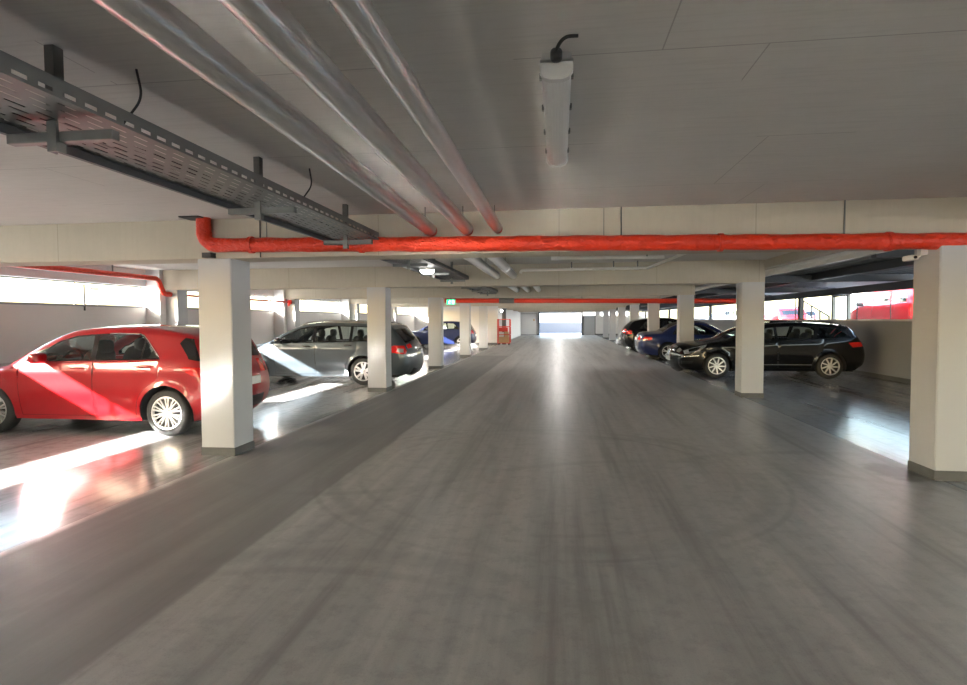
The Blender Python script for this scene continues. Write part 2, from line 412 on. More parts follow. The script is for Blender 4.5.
# steel roof lean-to on the right
dk = MB(); x = 4.0; prof = []
while x < 9.4:
    z = 2.64-(x-4.0)*.025
    prof += [(x, z), (x+.10, z), (x+.13, z-.035), (x+.20, z-.035)]; x += .23
poly = prof+[(p[0], p[1]+.02) for p in reversed(prof)]
dk.prism([(px, pz) for px, pz in poly], 'y', YN, YF)
struct(dk.build('roof_right', 'deck'))
struct(MB().box(7.86, 8.04, YN, YF, 2.17, 2.36).build('trim_4', 'dark_steel'))
struct(MB().box(5.9, 6.05, YN, YF, 2.40, 2.56).build('trim_5', 'dark_steel'))
for k in range(-5, 7):
    y = 20.1+k*SP
    struct(MB().box(4.42, 9.2, y-.07, y+.07, 2.36, 2.53).build('roof_cross_beam', 'dark_steel'))
struct(MB().box(4.12, 4.2, YN, YF, 2.36, 2.42).build('trim_6', 'white_metal'))

# ------------------------------------------------------------------ pillars
def pillar(x0, y0, label, group):
    t = thing('concrete_pillar', (x0, y0, 0), label, 'pillar', group)
    MB().box(0, .40, 0, .40, .085, H).build('shaft', 'column', t, bevel=.008, seg=2)
    MB().box(-.006, .406, -.006, .406, 0, .09).build('plinth', 'plinth', t, bevel=.003, seg=1)
    return t
lw = {0: 'white square pillar in front of the rear of the red hatchback', 1: 'white square pillar in front of the rear wheel of the grey estate car',
      2: 'white square pillar just behind the tail of the grey estate car, left of the green exit sign', 3: 'white square pillar hiding the rear half of the small blue hatchback',
      4: 'farthest white square pillar on the left, before the bay end wall'}
p0 = None
for n in range(-3, 5):
    lab = lw.get(n, 'white square pillar standing behind the camera on the left, number of bays back %d' % -n)
    if n < 0: continue
    if p0 is None: p0 = pillar(-3.99, YB+n*SP, lab, 'left row of pillars')
    else:
        c = copy_tree(p0); c.location = (-3.99, YB+n*SP, 0); c['label'] = lab
rw = {0: 'large white pillar at the right edge with a small camera on it', 1: 'white square pillar in front of the doors of the black estate car',
      2: 'white square pillar between the black estate car and the navy convertible', 3: 'white square pillar in front of the folded roof of the navy convertible',
      4: 'white square pillar just behind the black hatchback, fifth along the right row', 5: 'white slim pillar sixth along the right row, beyond the black hatchback',
      6: 'white slim pillar seventh along the right row', 7: 'last white slim pillar of the right row nearest the far gate'}
for n in range(0, 8):
    c = copy_tree(p0); c.location = (3.46, YB-.17+n*SP, 0); c['label'] = rw[n]; c['group'] = 'right row of pillars'
for n in (-1, -2):   # unseen bays behind: part of the shell
    struct(MB().box(-3.99, -3.59, YB+n*SP, YB+n*SP+.4, 0, H).build('wall_column_back', 'column'))
    struct(MB().box(3.46, 3.86, YB+n*SP, YB+n*SP+.4, 0, H).build('wall_column_back', 'column'))
for k in range(-2, 7):
    y = 20.1+k*SP
    lab = {-1: 'dark steel post on the right parapet beside the near white pillar', 0: 'dark steel post on the right parapet behind the black estate car'}.get(k, 'dark steel post on the right parapet, %s beyond the black estate car' % (ordinal[k] if k > 0 else 'before the near pillar,'))
    if k < 0: continue
    t = thing('steel_post', (7.93, y, 1.475), lab, 'post', 'steel posts of the lean-to')
    MB().box(-.06, .06, -.09, .09, .012, .70).build('shaft', 'dark_steel', t, bevel=.004, seg=1)
    MB().box(-.10, .10, -.13, .13, 0, .014).build('base_plate', 'dark_steel', t)

# ------------------------------------------------------------------ services under the ceiling
def bent(pts, r=.12, k=6):
    """polyline with rounded corners"""
    P = [Vector(p) for p in pts]; out = [P[0]]
    for i in range(1, len(P)-1):
        a = (P[i-1]-P[i]).normalized(); b = (P[i+1]-P[i]).normalized()
        s = P[i]+a*r; e = P[i]+b*r
        for j in range(k+1):
            t = j/k; out.append(s*(1-t)**2+P[i]*2*t*(1-t)+e*t*t)
    out.append(P[-1]); return out
def dense(pts, step=.08):
    o = []
    for a, b in zip(pts[:-1], pts[1:]):
        a = Vector(a); b = Vector(b); n = max(1, int((b-a).length/step))
        o += [a.lerp(b, i/n) for i in range(n)]
    return o+[Vector(pts[-1])]
# near red drain pipe along the first beam
t = thing('drain_pipe', (0, 5.81, 2.28), 'thick red foil wrapped pipe along the front face of the nearest beam', 'pipe')
pts = dense(bent([(-3.83, 0, .36), (-3.83, 0, .055), (7.7, 0, -.133)], .16, 8))
rs = [.076+.003*math.sin(i*.9)+random.uniform(-.0025, .0025) for i in range(len(pts))]
MB().tube(pts, rs, 24).build('wrapped_pipe', 'red_pipe', t, smooth=True, ang=60)
for xx in (-3.28, -2.05, 1.55, 3.05):
    zz = .055-(xx+3.83)*.0163
    MB().tube([(xx-.02, 0, zz), (xx+.02, 0, zz)], .090, 24).build('pipe_collar', 'red_pipe', t, smooth=True)
for xx in (-3.15, .45):
    zz = .055-(xx+3.83)*.0163
    MB().box(xx-.004, xx+.004, .085, .105, zz+.02, .345).build('hanger_strap', 'galv', t)
tag(MB().box(-.05, .05, 0, .10, 0, .055).build('pipe_bracket', 'black_plastic', loc=(-3.80, 5.795, 2.2)), 'small black bracket under the elbow of the thick red pipe, on the near left pillar', 'bracket')
tag(MB().box(-.18, .05, 0, .22, 0, .012).build('pipe_sleeve_opening', 'black_plastic', loc=(-3.84, 5.66, 2.617)), 'dark cut-out in the ceiling where the thick red pipe rises', 'opening')
# silver lagged pipes, one run per bay
pip = [(-1.315, 2.438, .066, .020), (-.935, 2.438, .066, .011), (-.62, 2.44, .052, .004)]
names = ['silver foil lagged ceiling pipe nearest the cable tray', 'silver foil lagged ceiling pipe, middle of the three', 'thinnest silver foil lagged ceiling pipe beside the strip lamp']
for (px, pz, pr, sk), lab in zip(pip, names):
    t = thing('lagged_pipe', (px, 5.92, pz), lab, 'pipe', 'silver pipes in the near bay')
    run = [(sk*(.1-(-5.3+i*.06)), -5.3+i*.06, 0) for i in range(87)]
    rr = [pr+random.uniform(-.0016, .0016) for _ in run]
    MB().tube(run, rr, 28).build('foil_lagging', 'silver', t, smooth=True, ang=60)
    MB().tube([(0, -.15, 0), (0, -.035, 0)], pr*.9, 24).build('red_end_sleeve', 'red_thin', t, smooth=True)
    MB().box(-.004, .004, -.33, -.32, pr-.01, 2.63-pz).build('hanger_rod', 'galv', t)
for i, px in enumerate((-1.235, -.905)):
    t = thing('lagged_pipe', (px, 6.36, 2.40), ['silver lagged pipe in the second bay nearer the cable tray', 'silver lagged pipe in the second bay nearer the white conduit'][i], 'pipe', 'silver pipes in the second bay')
    run = [(0, i2*.1, 0) for i2 in range(52)]
    MB().tube(run, [.075+random.uniform(-.003, .003) for _ in run], 24).build('foil_lagging', 'silver', t, smooth=True, ang=60)
    for yy in (.9, 3.4):
        MB().tube([(0, yy-.012, 0), (0, yy+.012, 0)], .081, 24).build('pipe_clamp', 'silver', t, smooth=True)
        MB().box(-.004, .004, yy-.008, yy+.008, .075, .23).build('hanger_rod', 'galv', t)
for i, px in enumerate((-1.25, -.92, -.6)):
    t = thing('lagged_pipe', (px, 12.02, 2.40), 'silver lagged pipe in the third bay, %s from the cable tray' % ordinal[i], 'pipe', 'silver pipes in the third bay')
    MB().tube([(0, i2*.25, 0) for i2 in range(22)], .075, 20).build('foil_lagging', 'silver', t, smooth=True, ang=60)
    MB().box(-.004, .004, 2.5, 2.51, .075, .23).build('hanger_rod', 'galv', t)

# cable trays
def tray(y0, y1, hang, label, grp='cable trays along the ceiling'):
    t = thing('cable_tray', (-2.045, y0, 2.318), label, 'cable tray', grp)
    L = y1-y0; w = .23
    MB().box(-w, w, 0, L, .010, .0125).build('tray_sheet', 'perf_floor', t)
    for s in (-1, 1):
        a, b = sorted((s*w, s*(w+.002)))
        MB().box(a, b, 0, L, .010, .082).build('side_rail', 'perf_side', t)
        if s < 0:
            MB().box(a-.012, b+.010, 0, L, -.030, .010).build('bottom_rail', 'dark_steel', t)
            MB().box(a-.06, a-.012, 0, L, -.004, -.002).build('outer_lip', 'perf_floor', t)
        a, b = sorted((s*w, s*(w-.018)))
        MB().box(a, b, 0, L, .080, .083).build('rail_lip', 'galv', t)
    cb = MB()
    for k in range(5):
        xx = -.17+k*.045
        cb.tube([(xx+.012*math.sin(i*.7+k*2), i*L/20, .024+.004*math.sin(i+k)) for i in range(21)], .011, 8)
        cc = MB(); cc.v = cb.v; cc.f = cb.f; cc.build('cable', 'black_plastic', t, smooth=True); cb = MB()
    for yy in hang:
        yy -= y0
        h = MB().box(-.225, .26, yy-.021, yy+.021, -.072, -.031).build('support_arm', 'galv', t, bevel=.003, seg=1)
        p = MB().box(-.02, .022, yy-.036, yy-.022, -.115, .31)
        p.box(-.02, -.016, yy-.022, yy+.012, -.115, -.073); p.box(.018, .022, yy-.022, yy+.012, -.115, -.073)
        p.box(-.02, -.016, yy-.022, yy+.012, .02, .31); p.box(.018, .022, yy-.022, yy+.012, .02, .31)
        p.build('hanger_post', 'galv', t)
    return t
tray(.3, 5.66, (.5, 2.14, 3.74, 5.36), 'slotted galvanised cable tray hanging left of the silver pipes, nearest')
tray(6.4, 11.52, (7.7, 9.3, 10.9), 'slotted cable tray in the second bay with the round lit lamp under it')
tray(12.0, 17.2, (13.3, 14.9, 16.5), 'small dark cable tray far back in the third bay')
for i, (xx, yy) in enumerate(((-1.86, 2.36), (-1.82, 4.05))):
    tag(MB().tube(bent([(xx-.07, yy, -.235), (xx+.012, yy+.02, -.12), (xx, yy, 0)], .05), .0055, 8).build('drop_cable', 'black_plastic', loc=(0, 0, ZC-.001), smooth=True),
        ['thin black cable looping from ceiling to tray at the near left', 'thin black cable dropping to the tray near the first beam'][i], 'cable')
# strip lamp (off)
t = thing('strip_lamp', (-.01, 2.42, ZC), 'unlit translucent strip lamp fixed to the near ceiling', 'lamp'); t.scale = (1.14, 1, 1.05)
body = [(-.052, -.02), (-.058, -.055), (.058, -.055), (.052, -.02)]
MB().prism(body, 'y', .0, 1.38).build('lamp_housing', 'lamp_grey', t)
dif = [(.056, -.056), (.054, -.085), (.042, -.108), (.022, -.118), (-.022, -.118), (-.042, -.108), (-.054, -.085), (-.056, -.056)]
MB().prism(dif, 'y', .035, 1.345).build('diffuser', 'diffuser', t, smooth=True, ang=50)
for y0 in (0, 1.345):
    MB().prism([(.061, -.045), (.060, -.088), (.046, -.114), (.024, -.123), (-.024, -.123), (-.046, -.114), (-.060, -.088), (-.061, -.045)], 'y', y0, y0+.035).build('end_cap', 'lamp_grey', t, smooth=True, ang=40)
for k in range(4):
    for s in (-1, 1):
        yy = .12+k*.37
        MB().box(s*.059-.006, s*.059+.006, yy, yy+.03, -.07, -.045).build('clip', 'galv', t, bevel=.002, seg=1)
for y0 in (.25, 1.1): MB().box(-.05, .05, y0, y0+.04, -.021, 0).build('mounting_bracket', 'galv', t)
MB().sell((0, -.035, -.045), (.022, .035, .022), .7).build('cable_gland', 'black_plastic', t, smooth=True)
MB().tube(bent([(0, -.05, -.045), (.005, -.085, -.03), (.03, -.10, -.006), (.075, -.095, -.004)], .02), .007, 8).build('supply_cable', 'black_plastic', t, smooth=True)
for k in range(2, 9):  # strip lamps added to brighten the far bays, hidden behind the beams
    t = thing('strip_lamp', (-.01, YB+k*SP+2.2, ZC), 'added fill strip lamp hidden behind the beams, %s bay beyond the bulkhead lamp' % (['first']+ordinal[1:])[k-2], 'lamp')
    MB().prism(body, 'y', 0, 1.38).build('lamp_housing', 'lamp_grey', t)
    MB().prism(dif, 'y', .02, 1.36).build('diffuser', 'fill_added', t, smooth=True, ang=50)
    for y0 in (.25, 1.1): MB().box(-.05, .05, y0, y0+.04, -.021, 0).build('mounting_bracket', 'galv', t)
# lit lamp under the tray of the second bay
t = thing('bulkhead_lamp', (-2.06, 8.87, 2.3275), 'lit oval bulkhead lamp under the cable tray of the second bay', 'lamp')
MB().lathe([(.001, 0), (.125, 0), (.125, -.03), (.115, -.035)], 28, 'z').build('lamp_base', 'white_plastic', t, smooth=True)
MB().lathe([(.115, -.03), (.105, -.06), (.07, -.085), (.001, -.092)], 28, 'z').build('lamp_cover', 'lit', t, smooth=True)
# white conduits in the second bay
t = thing('white_conduit', (0, 0, 0), 'white bent conduit running under the ceiling of the second bay', 'conduit')
MB().tube(bent([(-.75, 11.4, 2.44), (-.75, 11.4, 2.49), (1.70, 11.32, 2.49), (1.88, 8.6, 2.49), (1.88, 6.4, 2.49)], .06), .027, 12).build('conduit_run', 'white_metal', t, smooth=True)
for xx in (.25, 1.05, 1.5):
    MB().tube([(xx-.03, 11.375-.033*(xx+.75), 2.49), (xx+.03, 11.375-.033*(xx+.75), 2.49)], .036, 14).build('coupling', 'white_metal', t, smooth=True)
    MB().box(xx-.012, xx+.012, 11.35-.033*(xx+.75), 11.375-.033*(xx+.75), 2.51, ZC-.001).build('conduit_clip', 'galv', t)
t = thing('white_conduit', (0, 0, 0), 'short straight white conduit with a round junction box, second bay', 'conduit')
MB().tube([(-.02, 9.35, 2.5), (1.68, 9.49, 2.5)], .027, 12).build('conduit_run', 'white_metal', t, smooth=True)
MB().lathe([(.001, 0), (.065, 0), (.065, -.06), (.001, -.062)], 20, 'z', (-.06, 9.35, 2.53)).build('junction_box', 'white_metal', t, smooth=True)
for xx in (.5, 1.4): MB().box(xx-.01, xx+.01, 9.38+.08*xx*.5, 9.41+.08*xx*.5, 2.51, ZC-.001).build('conduit_clip', 'galv', t)
t = thing('white_conduit', (0, 0, 0), 'long pale pipe beside the slab edge under the dark lean-to roof', 'conduit')
MB().tube([(4.32, 5.0, 2.50), (4.32, 30.0, 2.50)], .05, 14).build('conduit_run', 'white_metal', t, smooth=True)
for yy in (8, 12, 16, 20, 24): MB().box(4.31, 4.33, yy-.02, yy+.02, 2.54, 2.645).build('conduit_clip', 'galv', t)
# second red pipe
t = thing('drain_pipe', (0, 22.7, 2.24), 'red pipe crossing far back above the blue car and the navy convertible', 'pipe')
run = dense([(-4.55, 0, .05), (7.0, 0, -.07)], .25)
MB().tube(run, [.092+random.uniform(-.003, .003) for _ in run], 18).build('wrapped_pipe', 'red_pipe', t, smooth=True, ang=60)
MB().tube([(-2.35, 0, .027), (-1.75, 0, .021)], .105, 18).build('grey_coupling', 'galv', t, smooth=True)
for xx in (-3.4, .9, 5.0): MB().box(xx-.012, xx+.012, -.01, .01, .07, .27).build('hanger_strap', 'galv', t)
# red sprinkler main along the left wall
t = thing('sprinkler_pipe', (-8.50, 0, 0), 'red pipe along the left wall stepping down over the window behind the red hatchback', 'pipe')
MB().tube(bent([(0, 2.0, 2.43), (0, 11.25, 2.42), (0, 11.42, 2.10), (0, 11.64, 2.10)], .10), .052, 16).build('upper_run', 'red_pipe', t, smooth=True)
MB().tube([(0, 11.6, 2.10), (0, 17.3, 2.10)], .026, 12).build('thin_run', 'red_thin', t, smooth=True)
MB().tube([(0, 17.22, 2.16), (0, 17.22, 1.98)], .034, 12).build('valve_body', 'red_metal', t, smooth=True)
MB().lathe([(.001, 0), (.07, 0), (.07, .02), (.001, .02)], 18, 'x', (.06, 17.22, 2.10)).build('valve_wheel', 'red_metal', t, smooth=True)
for yy in (4, 7, 10): MB().box(-.01, .01, yy-.01, yy+.01, 2.46, ZC).build('hanger_rod', 'galv', t)
tag(MB().tube([(0, 0, 0), (0, 0, .50)], .016, 10).build('wall_conduit', 'black_plastic', loc=(-8.92, 9.78, 1.72), smooth=True), 'thin dark rod hanging across the left window strip behind the red hatchback', 'conduit')
# exit sign
t = thing('exit_sign', (-3.70, 19.5, 2.13), 'small green exit sign hanging from a dark bracket', 'sign')
MB().box(-.15, .15, -.015, .02, -.085, .085).build('sign_box', 'exit_green', t, bevel=.004, seg=1)
pic = MB()
pic.box(.045, .115, -.0185, -.0152, -.06, .06)                                        # doorway
pic.lathe([(.001, 0), (.016, 0), (.016, .003), (.001, .003)], 14, 'y', (-.035, -.0185, .048))  # head
for a, b, w in (((-.04, .03), (-.06, -.015), .011), ((-.06, -.015), (-.03, -.035), .009), ((-.03, -.035), (-.035, -.062), .008), ((-.06, -.015), (-.085, -.05), .009), ((-.045, .022), (-.012, .005), .007), ((-.045, .022), (-.078, .012), .007)):
    pic.tube([(a[0], -.0168, a[1]), (b[0], -.0168, b[1])], .0075, 6)
pic.build('running_figure', 'exit_white', t)
MB().box(-.17, .17, -.03, .03, .085, .115).box(-.01, .01, -.01, .01, .115, .5).build('sign_bracket', 'dark_steel', t)
# surveillance camera on the near right pillar
t = thing('surveillance_camera', (3.46, 5.95, 2.115), 'small white surveillance camera on the side of the near right pillar', 'camera')
MB().box(-.06, 0, -.03, .05, -.01, .06).build('mount_box', 'white_plastic', t, bevel=.006)
MB().tube([(-.04, .02, -.01), (-.075, .05, -.03)], .014, 10).build('swivel_arm', 'white_plastic', t)
MB().sell((-.095, .08, -.03), (.036, .085, .026), .35).build('camera_body', 'white_plastic', t, smooth=True)
MB().tube([(-.10, -.002, -.03), (-.10, -.012, -.03)], .015, 14).build('lens', 'gloss_black', t)
# thin conduits on the first beam
for i, (xx, w, lab) in enumerate(((2.70, .008, 'thin grey conduit dropping down the first beam toward the near right pillar'), (.62, .006, 'thin dark wire down the middle of the first beam'), (-3.22, .007, 'thin dark wire down the first beam beside the red pipe elbow'))):
    t = MB().tube([(0, 0, 0), (0, 0, .43)], w, 8).build('beam_conduit', ['galv', 'black_plastic', 'black_plastic'][i], loc=(xx, 5.885, 2.2), smooth=True)
    tag(t, lab, 'conduit')
# red frame trolley with waste by the bay end wall
t = thing('cage_trolley', (-3.25, 34.20, 0), 'red framed cage trolley loaded with cartons beside the bay end wall', 'trolley')
fr = MB()
for sx in (-.36, .36):
    for sy in (-.3, .3): fr.box(sx-.025, sx+.025, sy-.025, sy+.025, .1, 1.55)
for z in (.12, .62, 1.1, 1.53):
    fr.box(-.36, .36, -.32, -.28, z-.02, z+.02); fr.box(-.36, .36, .28, .32, z-.02, z+.02); fr.box(-.38, -.34, -.3, .3, z-.02, z+.02); fr.box(.34, .38, -.3, .3, z-.02, z+.02)
fr.build('cage_frame', 'red_metal', t)
MB().box(-.37, .37, -.31, .31, .1, .13).build('deck', 'red_metal', t)
for sx in (-.3, .3):
    for sy in (-.24, .24): MB().lathe([(.001, -.02), (.05, -.02), (.05, .02), (.001, .02)], 14, 'y', (sx, sy, .05)).build('caster', 'rubber', t)
for i, (x, y, z, a, b, c, rz) in enumerate(((-.165, 0, .131, .145, .20, .36, .04), (.155, 0, .131, .14, .18, .34, -.05), (-.155, -.02, .495, .14, .16, .27, .06), (.15, .0, .475, .13, .14, .32, .05), (-.02, 0, .80, .26, .2, .25, -.04))):
    o = MB().box(-a, a, -b, b, 0, c).build('carton', ['cardboard', 'cardboard', 'white', 'cardboard', 'red_metal'][i], loc=(-3.25+x, 34.20+y, z), bevel=.006, seg=1)
    o.rotation_euler.z = rz; tag(o, ['brown carton low on the left of the red cage trolley', 'brown carton low on the right of the red cage trolley', 'pale carton stacked on the left in the red cage trolley', 'brown carton stacked on the right in the red cage trolley', 'red crate on top of the load of the red cage trolley'][i], 'box', 'load of the cage trolley')
t = thing('standpipe', (-3.30, 34.72, 0), 'dark upright pipe rising to the ceiling behind the red cage trolley', 'pipe')
MB().tube([(0, 0, 0), (0, 0, 2.2)], .13, 18).build('riser', 'dark_steel', t, smooth=True)
MB().tube([(0, 0, 2.1), (0, 0, 2.2)], .16, 18).build('flange', 'dark_steel', t, smooth=True)
MB().sell((-.14, -.1, 2.05), (.07, .07, .07), .8).build('beacon', 'lit', t, smooth=True)

# ------------------------------------------------------------------ cars
def catmull(P, per=8):
    P = [np.array(p, float) for p in P]; out = []
    for i in range(len(P)-1):
        p0 = P[i-1] if i > 0 else 2*P[0]-P[1]; p1, p2 = P[i], P[i+1]; p3 = P[i+2] if i+2 < len(P) else 2*P[-1]-P[-2]
        # centripetal-ish tension to keep corners tame
        for k in range(per):
            t = k/per
            out.append(.5*((2*p1)+(-p0+p2)*t+(2*p0-5*p1+4*p2-p3)*t*t+(-p0+3*p1-3*p2+p3)*t**3))
    out.append(P[-1]); return np.array(out)
def resample(P, step):
    d = np.r_[0, np.cumsum(np.linalg.norm(np.diff(P, axis=0), axis=1))]; n = max(2, int(d[-1]/step)); t = np.linspace(0, d[-1], n+1)
    return np.c_[np.interp(t, d, P[:, 0]), np.interp(t, d, P[:, 1])]
def in_poly(pts, poly):
    x, y = pts[:, 0], pts[:, 1]; c = np.zeros(len(pts), bool); j = len(poly)-1
    for i in range(len(poly)):
        xi, yi = poly[i]; xj, yj = poly[j]
        if yi != yj:
            c ^= ((yi > y) != (yj > y)) & (x < (xj-xi)*(y-yi)/(yj-yi)+xi)
        j = i
    return c
def seg_dist(pts, A, B):
    d = B-A; L = (d**2).sum(1); L[L == 0] = 1e-12
    t = np.clip(((pts[:, None]-A[None])*d[None]).sum(2)/L[None], 0, 1)
    q = A[None]+t[..., None]*d[None]; D = np.linalg.norm(pts[:, None]-q, axis=2); k = D.argmin(1)
    r = np.arange(len(pts)); return D[r, k], k+t[r, k]
def clipx(poly, x0, keep_right, slant=0., z0=0.):
    out = []; n = len(poly)
    f = lambda p: (p[0]-(x0+slant*(p[1]-z0)))*(1 if keep_right else -1)
    for i in range(n):
        a, b = poly[i], poly[(i+1) % n]; fa, fb = f(a), f(b)
        if fa >= 0: out.append(a)
        if (fa >= 0) != (fb >= 0):
            t = fa/(fa-fb); out.append((a[0]+(b[0]-a[0])*t, a[1]+(b[1]-a[1])*t))
    return out
def shrink(poly, d):
    P = [np.array(p) for p in poly]; n = len(P); A = sum(P[i][0]*P[(i+1) % n][1]-P[(i+1) % n][0]*P[i][1] for i in range(n))
    s = 1 if A > 0 else -1; out = []
    for i in range(n):
        a = P[i]-P[i-1]; b = P[(i+1) % n]-P[i]
        na = np.array([-a[1], a[0]])/(np.linalg.norm(a)+1e-9)*s; nb2 = np.array([-b[1], b[0]])/(np.linalg.norm(b)+1e-9)*s
        m = na+nb2; k = m.dot(m); m = m*2/k if k > .5 else m
        out.append(tuple(P[i]+m*d))
    return out
def densify(poly, step):
    out = []; n = len(poly)
    for i in range(n):
        a = np.array(poly[i]); b = np.array(poly[(i+1) % n]); k = max(1, int(np.linalg.norm(b-a)/step))
        out += [tuple(a+(b-a)*j/k) for j in range(k)]
    return out

def wheel(parent, cx, cy, r, side, style, width=.205, alloy='alloy'):
    rr = r*.70; t = MB()
    prof = [(rr-.012, -width/2+.012), (rr+.012, -width/2+.002), (r-.03, -width/2+.006), (r-.008, -width/2+.03), (r, -width/2+.06), (r, width/2-.06), (r-.008, width/2-.03), (r-.03, width/2-.006), (rr+.012, width/2-.002), (rr-.012, width/2-.012)]
    t.lathe(prof, 44, 'y', closed=True)
    w = t.build('wheel', 'rubber', parent, (cx, cy, r), smooth=True, ang=50)
    s = side; o = s*width/2
    rim = MB().lathe([(rr-.002, o-.004*s), (rr-.018, o-.002*s), (rr-.03, o-.03*s)], 44, 'y')
    MB().lathe([(rr-.03, o-.03*s), (rr-.035, -o*.6)], 32, 'y').build('rim_barrel', 'alloy_dark', w, smooth=True)
    n, wd, tw, fork = style
    hub = .055
    for k in range(n):
        a = 2*PI*k/n+.3
        for q in ((-1, 1) if fork else (0,)):
            r0, r1 = .03, rr-.012
            a0 = a+q*.03; a1 = a+q*fork+tw
            p0 = (r0*math.cos(a0), r0*math.sin(a0)); p1 = (r1*math.cos(a1), r1*math.sin(a1))
            dx, dz = p1[0]-p0[0], p1[1]-p0[1]; L = math.hypot(dx, dz); nx, nz = -dz/L, dx/L
            w0, w1 = wd*.62, wd*.5
            q4 = [(p0[0]+nx*w0, p0[1]+nz*w0), (p0[0]-nx*w0, p0[1]-nz*w0), (p1[0]-nx*w1, p1[1]-nz*w1), (p1[0]+nx*w1, p1[1]+nz*w1)]
            f0, f1, bk = o-.022*s, o-.008*s, o-.05*s
            vs = [(q4[0][0], f0, q4[0][1]), (q4[1][0], f0, q4[1][1]), (q4[2][0], f1, q4[2][1]), (q4[3][0], f1, q4[3][1])]
            vs += [(p[0], bk, p[2]) for p in vs]
            rim.add(vs, [(0, 1, 2, 3), (7, 6, 5, 4), (0, 4, 5, 1), (1, 5, 6, 2), (2, 6, 7, 3), (3, 7, 4, 0)])
    rim.build('rim', alloy, w, smooth=True, ang=30)
    MB().lathe([(.001, o-.006*s), (hub*.55, o-.008*s), (hub, o-.022*s), (hub, o-.05*s)], 20, 'y').build('hub_cap', alloy, w, smooth=True, ang=40)
    MB().lathe([(.001, o-.075*s), (rr-.05, o-.075*s), (rr-.05, o-.085*s), (.001, o-.085*s)], 28, 'y').build('brake_disc', 'alloy_dark', w, smooth=True, ang=40)
    return w

